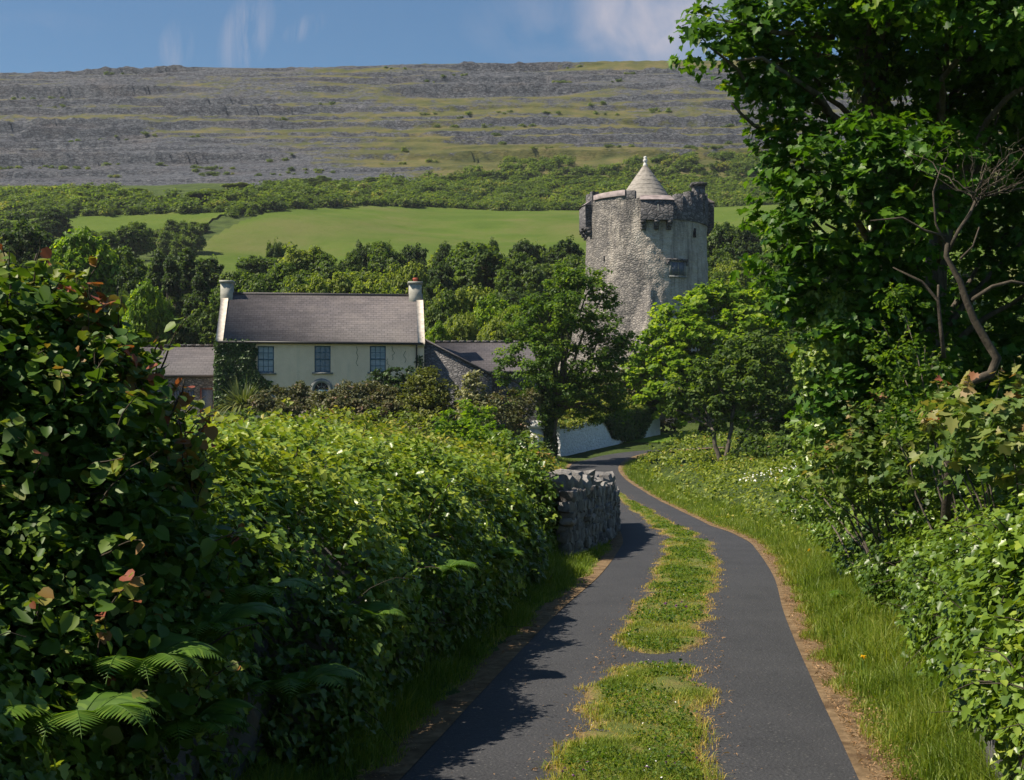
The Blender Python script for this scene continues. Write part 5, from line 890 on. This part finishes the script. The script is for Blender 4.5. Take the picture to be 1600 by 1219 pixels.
LB = [(1060, 505, 97, 1.7), (1115, 480, 97, 1.7), (1170, 490, 97, 1.7), (1025, 545, 97, 1.5), (1090, 540, 95.5, 2.1), (1150, 535, 95.5, 2.1), (1205, 535, 97, 1.6), (1005, 580, 97, 1.2), (1055, 590, 95.5, 1.9), (1018, 628, 96, 1.3), (1120, 590, 95, 2.1), (1185, 590, 96, 1.9), (1228, 570, 97, 1.2), (1075, 640, 96, 1.4), (1140, 640, 96, 1.5), (1095, 465, 98, 1.0), (1145, 463, 98, 1.1)]
tree_from('sycamore_tree', rng, LB, (13.2, 98.5), 'leaf_bright', .34, 'oval', 'round bright yellow-green sycamore in full sun below the tower', .48, 26, 1., .35, None, .3, .5, .05)
LC = [(1150, 560, 66, 1.0), (1200, 555, 66, 1.15), (1110, 590, 65.5, .85), (1232, 595, 66, .85), (1170, 600, 65, 1.15), (1090, 620, 65.5, .7), (1140, 640, 65, .85), (1200, 640, 65, 1.05), (1240, 640, 66, .7), (1060, 605, 65.5, .5), (1075, 650, 65.5, .5), (1115, 665, 65.3, .45), (1222, 680, 65.5, .75), (1180, 685, 66, .55), (1055, 640, 65.5, .35)]
xc_ = W(1128, 725, 65); fk = [W(1112, 668, 65), W(1146, 640, 65.2), W(1190, 650, 65.6)]
tree_from('ash_tree', rng, LC, (xc_[0], 65.), 'leaf_wood', .20, 'oval', 'small forked ash tree with two bare stems on the right bank', .32, 24, .8, .13, fk, .3, .6)
bush('dark_bush', [(1235, 690, 60, .75), (1275, 680, 60, .8), (1310, 690, 60, .9), (1260, 715, 58, .6), (1215, 705, 59, .5), (1180, 700, 60, .5), (1330, 655, 62, 1.0), (1290, 640, 64, 1.0)], bw(1260, 60), 'leaf_wood', .15, 'dense dark bush at the back of the right bank beneath the big sycamore', .26, 16)
bush('holly_bush', [(1165, 690, 64, .55), (1195, 705, 63.5, .45), (1150, 712, 63, .35)], bw(1175, 64), 'leaf_wood_dark', .14, 'low dark bush at the foot of the small forked ash', .24, 14)
bush('shrub', [(1005, 600, 99, 1.2), (985, 630, 98, .9), (1040, 660, 100, .8), (960, 590, 99, 1.2)], bw(1000, 99), 'leaf_escallonia', .25, 'brownish shrub behind the right end of the whitewashed wall', .4, 14)
# ivy and flowers over the whitewashed wall
C = resample(np.array(WW, float), .05); rngw = np.random.default_rng(75); n = 1500; i = rngw.integers(0, len(C), n); dA = np.gradient(C, axis=0); dA = norm(dA); nr = np.stack([dA[:, 1], -dA[:, 0]], 1); s_ = i / len(C); hw_ = np.interp(s_, np.linspace(0, 1, 6), [1.55, 1.62, 1.75, 1.95, 1.9, 1.7]); gq = np.array([gz(*c) for c in C])
u_ = rngw.uniform(-.9, .5, n); g = Geo(); P0 = np.c_[C[i] + nr[i] * (u_ * .55)[:, None], gq[i] + hw_ + .12 - .5 * np.maximum(u_ - .15, 0) + rngw.normal(0, .06, n)]; k = np.repeat(np.arange(n), 9); leaves(g, rngw, P0[k] + rdir(rngw, n * 9) * .18, np.tile([.2, -.3, 1.], (n * 9, 1)), .15, 'oval', None, .5)
n = 2600; s2 = rngw.uniform(.43, .93, n); lo = np.interp(s2, [.43, .52, .74, .80, .93], [.95, .25, -.05, .0, 1.0]); ok = rngw.uniform(0, 1, n) > lo * .0; s2 = s2[ok]; lo = lo[ok]; n = len(s2); i = (s2 * (len(C) - 1)).astype(int); t_ = lo + (1.05 - lo) * rngw.uniform(0, 1, n); hw_ = np.interp(s2, np.linspace(0, 1, 6), [1.55, 1.62, 1.75, 1.95, 1.9, 1.7]); P1 = np.c_[C[i] + nr[i] * (.36 + rngw.normal(0, .04, n) + .08 * vn(s2 * 20, t_ * 4, 0, 3))[:, None], gq[i] + t_ * hw_]; g3 = Geo(); k = np.repeat(np.arange(n), 7)
leaves(g3, rngw, P1[k] + rdir(rngw, n * 7) * .13, np.c_[nr[i][k], np.full(n * 7, .3)], .14, 'ivy', None, .9)
iw = empty('climbing_ivy', (5.6, 88, gz(5.6, 88)), 'dark ivy draped over the top and middle of the whitewashed wall', 'ivy')
for gg, nm, mm in ((g, 'top_growth', 'leaf_bramble'), (g3, 'hanging_growth', 'leaf_ivy_dark')): o = gg.build(nm, mm, iw); o.location = tuple(-v for v in iw.location)
bush('shrub', [(835, 690, 72, .5), (815, 690, 73, .5), (795, 695, 72, .5), (850, 712, 71, .35)], bw(825, 72), 'leaf_bramble', .13, 'low sunlit growth round the foot of the white gate pier', .22, 12)
bush('flowering_shrub', [(880, 645, 86, .7), (910, 635, 88, .7), (945, 632, 90, .8), (975, 635, 93, .8), (925, 650, 87, .6)], bw(925, 89), 'leaf_bramble', .17, 'yellow flowering shrub rising behind the whitewashed wall', .28, 12, tb=.25)

# ------------------------------------------------------------------ farmhouse garden
rng = np.random.default_rng(81)
bush('escallonia', [(430, 625, 78, .8), (470, 620, 79, .8), (405, 635, 77, .7), (500, 632, 78, .75), (450, 645, 76, .8)], bw(450, 78), 'leaf_escallonia', .14, 'reddish brown shrub below the left upstairs window, right of the spiky plant', .26, 24, 1.6)
bush('escallonia', [(512, 634, 77, .8), (528, 628, 77.5, .8), (545, 622, 78, .9), (580, 620, 79, .9), (610, 628, 78, .8), (530, 640, 76, .8), (570, 645, 76, .9), (615, 645, 77, .7)], bw(575, 78), 'leaf_escallonia', .14, 'wide reddish brown shrub between the arched doorway and the rounded olive bush', .26, 24, 1.6, tb=.08)
bush('rounded_bush', [(665, 600, 77, 1.0), (645, 620, 77, .9), (690, 620, 77, .9), (668, 640, 76, 1.1), (700, 640, 77, .7), (640, 645, 77, .7), (665, 585, 77.5, .5)], bw(668, 77), 'leaf_olive', .15, 'large rounded olive green bush at the right corner of the farmhouse', .26, 18)
bush('camellia_bush', [(590, 595, 86, .62), (615, 590, 86, .65), (578, 605, 86, .4), (640, 590, 86.5, .55), (620, 610, 85.5, .8)], bw(612, 86.3), 'leaf_ivy_dark', .17, 'dark glossy bush against the farmhouse wall under the right window', .26, 18)
bush('variegated_shrub', [(736, 595, 76, .42), (740, 610, 76, .6), (728, 628, 76, .6), (752, 630, 76, .6), (735, 645, 75.5, .7), (742, 583, 76, .25)], bw(738, 76), 'leaf_cream', .15, 'pale cream variegated shrub in front of the stone wing gable', .24, 18)
bush('shrub', [(790, 630, 74, .8), (815, 640, 74, .7), (775, 650, 73, .7), (805, 660, 73, .7), (830, 625, 75, .6), (765, 625, 76, .5)], bw(795, 74), 'leaf_escallonia', .15, 'brownish green shrub between the cream shrub and the ash trunk', .26, 16)
bush('laurel_bush', [(725, 655, 60, .75), (755, 660, 60, .7), (700, 665, 59, .6), (740, 680, 58, .7), (770, 678, 59, .5)], bw(735, 60), 'leaf_bright', .17, 'bright green leafy bush in front of the cream variegated shrub', .28, 16, tb=-.1)
bush('garden_hedge', [(300, 668, 66, .85), (340, 670, 66, .85), (380, 668, 67, .8), (420, 668, 66, .8), (320, 690, 62, .9), (370, 692, 62, .9), (415, 690, 62, .8), (455, 680, 64, .75), (275, 672, 66, .75)], bw(365, 66), 'leaf_wood', .12, 'clipped dark hedge of small leaves in front of the left outbuilding', .22, 18, cat='hedge')
bush('shrub', [(500, 665, 62, .8), (540, 668, 62, .8), (590, 665, 63, .85), (640, 668, 62, .8), (680, 672, 61, .6)], bw(590, 62), 'leaf_bramble', .14, 'long sunlit bush in front of the reddish shrubs and rounded bush', .26, 16, tb=.05)
g = Geo(); pb = W(380, 640, 80); pb[2] = 4.3
for i in range(330):
    a = rng.uniform(0, 2 * pi); el = rng.uniform(.25, 1.45); ln = rng.uniform(1.2, 2.15); o_ = np.array([cos(a), sin(a), 0]); t_ = np.linspace(0, 1, 6); sp = o_ * (ln * cos(el) * t_)[:, None] + np.array([0, 0, 1.]) * (ln * sin(el) * t_ - .55 * ln * cos(el) * t_ ** 2.4)[:, None] + o_ * .25
    sd_ = np.array([-sin(a), cos(a), 0]); wv = .045 * (1 - t_ ** 2.5) + .004; g.grid(np.stack([sp - sd_ * wv[:, None], sp + sd_ * wv[:, None]], 1), float(np.clip(rng.normal(.45, .25) + .3 * (el < .6), 0, 1)))
zp = pb[2] - gz(pb[0], 80.); r = empty('spiky_plant', pb - (0, 0, zp), 'large clump of sword-shaped leaves in front of the ivy-covered end of the farmhouse', 'plant'); o = g.build('sword_leaves', 'leaf_sword', r); o.location = (0, 0, zp)
gt = Geo(); gt.tube([(0, 0, -.1), (0, 0, zp + .1)], [.45, .3], 8); gt.build('stem', 'bark', r)
# ivy on the farmhouse wall: hugs the facade, which is turned by 5.5 degrees
th = rad(5.5)
def facade(px, py, off):
    x = (px - 800) / k88 - hcx; z_ = EYE + (HOR - py) / k88; y = -off; return np.stack([hcx + x * cos(th) - y * sin(th), HY0 + x * sin(th) + y * cos(th), z_], -1)
rgi = np.random.default_rng(83); n = 5200; px = rgi.uniform(340, 427, n); py = rgi.uniform(535, 640, n); e_ = 401 + 3 * vn(py * .12, 0, 0, 3) + np.where(py > 584, (py - 584) * 1.2, 0) * (py < 606) + np.where(py >= 606, 10, 0); gap = (vn(px * .10, py * .035, 0, 8) > .62) & (py < 570); ok = (px < e_) & ~gap; px, py = px[ok], py[ok]; P0 = facade(px, py, .12 + .10 * vn(px * .08, py * .08, 0, 2) + rgi.normal(0, .04, len(px))); g = Geo(); k = np.repeat(np.arange(len(P0)), 4)
leaves(g, rgi, P0[k] + rgi.normal(0, .06, (len(k), 3)), np.tile([sin(th), -1, .45], (len(k), 1)), .15, 'ivy', None, .9); n = 500; leaves(g, rgi, facade(np.full(n, 340.) + rgi.normal(0, 1.5, n), rgi.uniform(535, 640, n), rgi.uniform(-.3, .15, n)), np.tile([-.8, -.5, .4], (n, 1)), .15, 'ivy', rgi.uniform(.6, 1.1, n), .8)
iv = tag(g.build('wall_ivy', 'leaf_ivy_dark'), 'dark green ivy covering the left end of the farmhouse front', 'ivy')
g = Geo()
for px, y0, y1 in ((557, 541, 572), (614, 540, 562), (632, 548, 566), (655, 555, 590), (606, 560, 575)): pts = [facade(np.array(px + rgi.normal(0, 1.2)), np.array(v), .012) for v in np.linspace(y1, y0, 7)]; g.tube(pts, .012, 4, .1)
n = 130; leaves(g, rgi, facade(rgi.normal(655, 3.5, n), rgi.uniform(555, 600, n), rgi.uniform(.03, .15, n)), np.tile([0, -1, .4], (n, 1)), .14, 'ivy', None, .9); tag(g.build('wall_creeper', 'leaf_ivy_dark'), 'thin creeper stems and leaves on the farmhouse front near the downpipe', 'creeper')

# ------------------------------------------------------------------ woodland below the field, scrub above it
rng = np.random.default_rng(91)
def proto(name, lm, H, w, nl, size, spray, per, seed, shape=1.0, kind='oval', low=.22, dens=1.):
    r_ = np.random.default_rng(seed); C, R_ = [], []; ch = H * (.5 + low / 2); rh = H * (1 - low) / 2
    for i in range(nl):
        d = rdir(r_, 1)[0]; d[2] = d[2] if d[2] > -.5 else -d[2]; lr = w * r_.choice([.09, .13, .18, .23], p=[.3, .3, .25, .15]); q_ = np.array([0, 0, ch]) + d * np.array([w / 2 - lr, w / 2 - lr, rh - lr * .8]) * r_.uniform(.8, 1.05)
        q_ = q_ * r_.uniform(.86, 1.1) if r_.uniform() < .5 else q_; q_[:2] *= 1 - (1 - shape) * max(0, d[2]); C.append(q_); R_.append(lr)
    g, gs = Geo(), Geo(); lobes(g, r_, C, R_, size, dens, kind, spray, per, .55, .25, .5); tp = branchy(gs, r_, (0, 0, -.3), (0, 0, ch), .02 * H + .05, .05, 8, .03, 7)
    for c in C[::2]: branchy(gs, r_, tp[4], c, .06, .02, 5, .06, 4)
    root = empty(name, (0, 0, 0), None, 'tree'); cr = g.build('crown', lm, root); tr = gs.build('trunk', 'bark', root); return root, (H, w)
PR = {'round': [proto('deciduous_tree', 'leaf_wood', 8, 7, 34, .30, .5, 24, 1), proto('deciduous_tree', 'leaf_wood', 8, 7, 38, .30, .45, 24, 2)], 'dark': [proto('dark_tree', 'leaf_wood_dark', 8, 6, 32, .28, .45, 24, 3), proto('dark_tree', 'leaf_wood_dark', 9, 6, 34, .28, .45, 24, 4, .5)],
      'pale': [proto('pale_tree', 'leaf_wood_pale', 7, 6.5, 34, .27, .42, 22, 5), proto('pale_tree', 'leaf_wood_pale', 6, 7, 34, .27, .42, 22, 6)], 'pillar': [proto('ivy_clad_tree', 'leaf_wood_dark', 9, 2.7, 34, .24, .34, 24, 7, .4, 'oval', .02), proto('ivy_clad_tree', 'leaf_wood', 9, 2.4, 30, .24, .32, 22, 8, .3, 'oval', .02)],
      'bright': [proto('bright_tree', 'leaf_bright', 7, 6.5, 34, .28, .45, 24, 9)], 'haw': [proto('hawthorn_bush', 'leaf_scrub', 4.5, 5.5, 30, .26, .4, 22, 10, 1., 'oval', .05)]}
LOOK = {'round': ('mid green tree', 'tree'), 'dark': ('dark green tree', 'tree'), 'pale': ('pale green tree', 'tree'), 'pillar': ('tall narrow ivy-clad tree', 'tree'), 'bright': ('bright green sunlit tree', 'tree'), 'haw': ('low hawthorn bush', 'bush')}
ZON = [(-60, 120, 'behind the hazel bush at the far left'), (120, 235, 'right of the hazel bush'), (235, 345, 'left of the left chimney'), (345, 440, 'behind the left chimney'), (440, 540, 'behind the middle of the farmhouse roof'), (540, 640, 'left of the right chimney'), (640, 720, 'behind the right chimney'), (720, 800, 'above the stone wing roof'), (800, 860, 'above the ash by the stone wing'), (860, 930, 'beside the left flank of the tower'), (930, 1090, 'behind the tower'), (1090, 1160, 'beside the right flank of the tower'), (1160, 1300, 'between the tower and the big sycamore'), (1300, 1900, 'hidden mostly behind the big sycamore')]
used, rowgrp = {}, {}
def put(kind, px, ytop, Y, wpx, row):
    X = (px - 800) / FPX * Y; b = gz(X, Y); zt_ = EYE + (HOR - ytop) / FPX * Y; h = zt_ - b
    if h < 1.2: return
    pr, (H, w_) = PR[kind][rng.integers(len(PR[kind]))]; wd_ = wpx / FPX * Y; zone = next((z_ for a, b_, z_ in ZON if a <= px < b_), ZON[-1][2]); look, cat = LOOK[kind]
    lab = f'{look} {row} {zone}'; c = copy_tree(pr, None, (X, Y, b - .1), rng.uniform(0, 6.28), (wd_ / w_, wd_ / w_, h / H), lab); c['category'] = cat; used.setdefault(lab, []).append(c); return c
FR = 'at the wood front'; BK_ = 'at the upper wood edge'; MD = 'in mid wood'
for a in (('bright', 130, 372, 112, 150, FR), ('dark', 40, 350, 120, 130, MD), ('round', 175, 400, 118, 120, MD), ('dark', 205, 420, 106, 80, FR), ('bright', 230, 450, 98, 90, FR), ('pillar', 218, 405, 125, 42, MD), ('pillar', 246, 392, 130, 44, MD), ('pillar', 268, 398, 124, 40, MD), ('pillar', 292, 388, 130, 46, MD), ('dark', 325, 405, 132, 90, MD), ('pillar', 312, 425, 116, 40, FR), ('pillar', 260, 470, 104, 40, FR), ('pillar', 236, 480, 102, 40, FR),
          ('pillar', 300, 462, 104, 46, FR), ('round', 330, 470, 104, 80, FR), ('dark', 285, 500, 98, 70, FR), ('round', 375, 425, 118, 90, MD), ('round', 425, 420, 124, 100, MD), ('pale', 470, 388, 152, 90, BK_), ('round', 500, 402, 150, 90, BK_), ('round', 395, 440, 110, 80, FR), ('pale', 520, 432, 120, 100, MD), ('round', 460, 432, 116, 90, MD), ('pale', 575, 425, 124, 100, MD), ('dark', 570, 381, 160, 46, BK_), ('round', 605, 384, 158, 80, BK_), ('dark', 645, 383, 160, 56, BK_), ('round', 540, 400, 156, 60, BK_),
          ('pale', 480, 440, 106, 90, FR), ('pale', 590, 445, 106, 110, FR), ('pale', 640, 412, 132, 80, MD), ('dark', 695, 382, 156, 56, BK_), ('dark', 690, 410, 142, 60, MD), ('round', 735, 384, 150, 100, BK_), ('round', 770, 392, 146, 130, BK_), ('dark', 770, 376, 166, 40, BK_), ('round', 810, 400, 142, 90, BK_), ('dark', 820, 376, 168, 60, BK_), ('haw', 850, 378, 172, 70, BK_), ('dark', 885, 376, 170, 80, BK_), ('round', 905, 398, 158, 80, BK_), ('round', 860, 412, 146, 90, MD), ('pale', 745, 450, 118, 90, MD),
          ('pale', 700, 455, 112, 80, FR), ('round', 690, 465, 108, 70, FR), ('pale', 720, 490, 102, 80, FR), ('bright', 770, 470, 108, 90, FR), ('pale', 800, 480, 104, 80, FR), ('bright', 685, 510, 100, 60, FR), ('pale', 780, 500, 100, 80, FR), ('dark', 675, 440, 118, 44, MD), ('pillar', 672, 470, 110, 26, FR), ('round', 930, 430, 136, 80, MD), ('round', 1130, 350, 175, 80, BK_), ('dark', 1165, 352, 172, 70, BK_), ('round', 1120, 395, 150, 70, MD), ('pale', 1145, 410, 142, 80, MD), ('pale', 1125, 440, 132, 70, FR), ('dark', 1180, 400, 150, 80, MD), ('round', 1215, 380, 150, 90, MD),
          ('round', 1260, 360, 150, 110, MD), ('bright', 1190, 440, 122, 80, FR), ('dark', 1240, 430, 130, 90, FR), ('round', 1290, 480, 110, 110, FR), ('round', 1330, 350, 150, 120, MD), ('dark', 1230, 520, 104, 70, FR), ('haw', 430, 372, 185, 40, BK_), ('haw', 600, 375, 182, 40, BK_)): put(*a)
for i in range(70):
    px = rng.uniform(-250, 1500); Y = rng.uniform(128, 190); put(rng.choice(['round', 'dark', 'pale', 'haw'], p=[.4, .25, .2, .15]), px, np.interp(Y, [125, 190], [440, 392]) + rng.uniform(-8, 30) - (25 if px < 240 else 0), Y, rng.uniform(60, 110), MD if Y < 160 else BK_)
# hedgerow and scattered trees around the fields
HD_ = 'in the hedgerow between fields'
for px, yt, Y, wp_ in ((285, 372, 246, 46), (262, 362, 252, 40), (240, 358, 260, 44), (300, 352, 262, 44), (275, 345, 275, 44), (310, 350, 285, 40), (330, 347, 298, 36), (355, 343, 306, 34), (380, 340, 314, 34), (405, 336, 322, 32), (425, 333, 330, 30), (215, 352, 268, 40), (195, 362, 250, 40), (330, 352, 290, 30), (440, 330, 338, 26), (365, 346, 308, 26), (395, 341, 318, 26), (420, 338, 327, 24)): put('haw' if rng.uniform() < .7 else 'dark', px, yt - 4, Y, wp_, HD_)
c = put('round', 318, 298, 322, 62, 'standing alone in the hedgerow'); c = put('dark', 82, 326, 240, 70, 'at the far left field'); put('round', 20, 345, 225, 80, 'at the far left field'); put('round', 200, 350, 225, 80, 'below the small field'); put('round', 150, 360, 215, 80, 'below the small field')
SC = 'in scrub above fields'
for i in range(95):
    px = rng.uniform(-80, 1250); yb = np.interp(px, [-80, 300, 430, 800, 1250], [330, 330, 318, 305, 292]) - rng.uniform(0, 34) - 14 * (px > 700); Yc = np.arange(300, 430, 2.); zc_ = np.array([anyz((px - 800) / FPX * y, y) for y in Yc]); pyc = HOR - (zc_ - EYE) / Yc * FPX; j = int(np.argmin(np.abs(pyc - yb))); put(rng.choice(['haw', 'haw', 'haw', 'pale']), px, pyc[j] - rng.uniform(8, 17), Yc[j], rng.uniform(20, 44), SC) if Yc[j] < 430 else None
for lab, os_ in used.items():
    for o in os_: o['group'] = 'trees and bushes ' + ('in the wood below the field' if 'wood' in lab else 'around the fields')
for kk in PR.values():
    for root, _ in kk:
        for ch in list(root.children): bpy.data.objects.remove(ch)
        bpy.data.objects.remove(root)
# scrub mass and undergrowth
tiles = []
for sd_ in range(4):
    r_ = np.random.default_rng(200 + sd_); g = Geo(); lobes(g, r_, r_.normal(0, .33, (5, 3)) * (1, 1, .5) + (0, 0, .5), r_.uniform(.35, .6, 5), .26, .8, 'quad', .3, 6, .6, .1); tiles.append(g)
def mass(name, m_, X, Y, r0, r1, hz_, label, zf=gz):
    g = Geo()
    for x, y in zip(X, Y):
        s_ = rng.uniform(r0, r1); a = rng.uniform(0, 6.28); M = np.eye(4); M[:3, :3] = np.array([[cos(a) * s_, -sin(a) * s_, 0], [sin(a) * s_, cos(a) * s_, 0], [0, 0, s_ * hz_]]); M[:3, 3] = (x, y, zf(x, y) - .1); g.merge(tiles[rng.integers(4)], M, rng.normal(0, .22))
    return tag(g.build(name, m_), label, kind='stuff')
n = 10500; Y = rng.uniform(300, 545, n); px = rng.uniform(-330, 1450, n); X = (px - 800) / FPX * Y; zz_ = np.array([anyz(x, y) for x, y in zip(X, Y)]); py = HOR - (zz_ - EYE) / Y * FPX
top_ = np.interp(px, [-300, 0, 150, 290, 420, 560, 700, 800, 900, 1000, 1200, 1450], [300, 300, 302, 312, 300, 288, 272, 262, 258, 252, 240, 235]) + 7 * vn(px * .02, 0, 0, 3); ok = (py > top_ + rng.normal(0, 3, n)) & ~inpoly(X, Y, FIELD) & ~inpoly(X, Y, FIELD2) & ((Y > 352) | (px < 430) | ((Y > 316) & (px < 760))); ok &= rng.uniform(0, 1, n) < np.where(py < top_ + 10, .6, .97)
mass('scrub', 'leaf_scrub', X[ok], Y[ok], 1.4, 3.1, .8, 'dense hazel scrub covering the foot of the hill', anyz)
n = 1500; Y = rng.uniform(94, 205, n); px = rng.uniform(-300, 1700, n); X = (px - 800) / FPX * Y; ok = ~inpoly(X, Y, FIELD) | (Y < 165); ok &= (np.hypot(X - TX, Y - TY) > 7.5) & ~((X > -29) & (X < 3) & (Y < 101)) & ~((X > -1) & (X < 36) & (Y < 106))
mass('undergrowth', 'leaf_wood', X[ok], Y[ok], 1.1, 2.3, .8, 'undergrowth between the trees of the wood')
hb = Geo(); n = 420; Yh = rng.uniform(445, 572, n); pxh = rng.uniform(-150, 1300, n); Xh = (pxh - 800) / FPX * Yh; zz_ = np.array([anyz(x, y) for x, y in zip(Xh, Yh)]); py = HOR - (zz_ - EYE) / Yh * FPX; band = np.exp(-((py - 266) / 7) ** 2) * (pxh < 760) + .25 * np.exp(-((py - 190) / 12) ** 2) * (pxh > 600) + .6 * np.exp(-((py - 240) / 14) ** 2) * (pxh > 780) + .06; ok = rng.uniform(0, 1, n) < band * 1.6
mass('hill_scrub', 'leaf_scrub', np.repeat(Xh[ok], 3) + rng.normal(0, 2.6, 3 * ok.sum()), np.repeat(Yh[ok], 3) + rng.normal(0, .7, 3 * ok.sum()), .7, 1.6, .65, 'patches of low scrub scattered over the limestone terraces', anyz)

# ------------------------------------------------------------------ the air
hz = bpy.data.materials.new('haze'); hz.use_nodes = True; hn = hz.node_tree; hn.nodes.clear(); ho = hn.nodes.new('ShaderNodeOutputMaterial'); hv = hn.nodes.new('ShaderNodeVolumePrincipled')
hv.inputs['Color'].default_value = (.80, .86, .95, 1); hv.inputs['Density'].default_value = .00012; hv.inputs['Anisotropy'].default_value = .2; hn.links.new(hv.outputs[0], ho.inputs['Volume']); MAT['haze'] = hz
g = Geo(); g.box((-1000, -200, -8), (1000, 1600, 190)); tag(g.build('haze', 'haze'), 'thin summer haze over the valley', kind='stuff')
S.cycles.volume_bounces = 0; S.cycles.volume_max_steps = 64
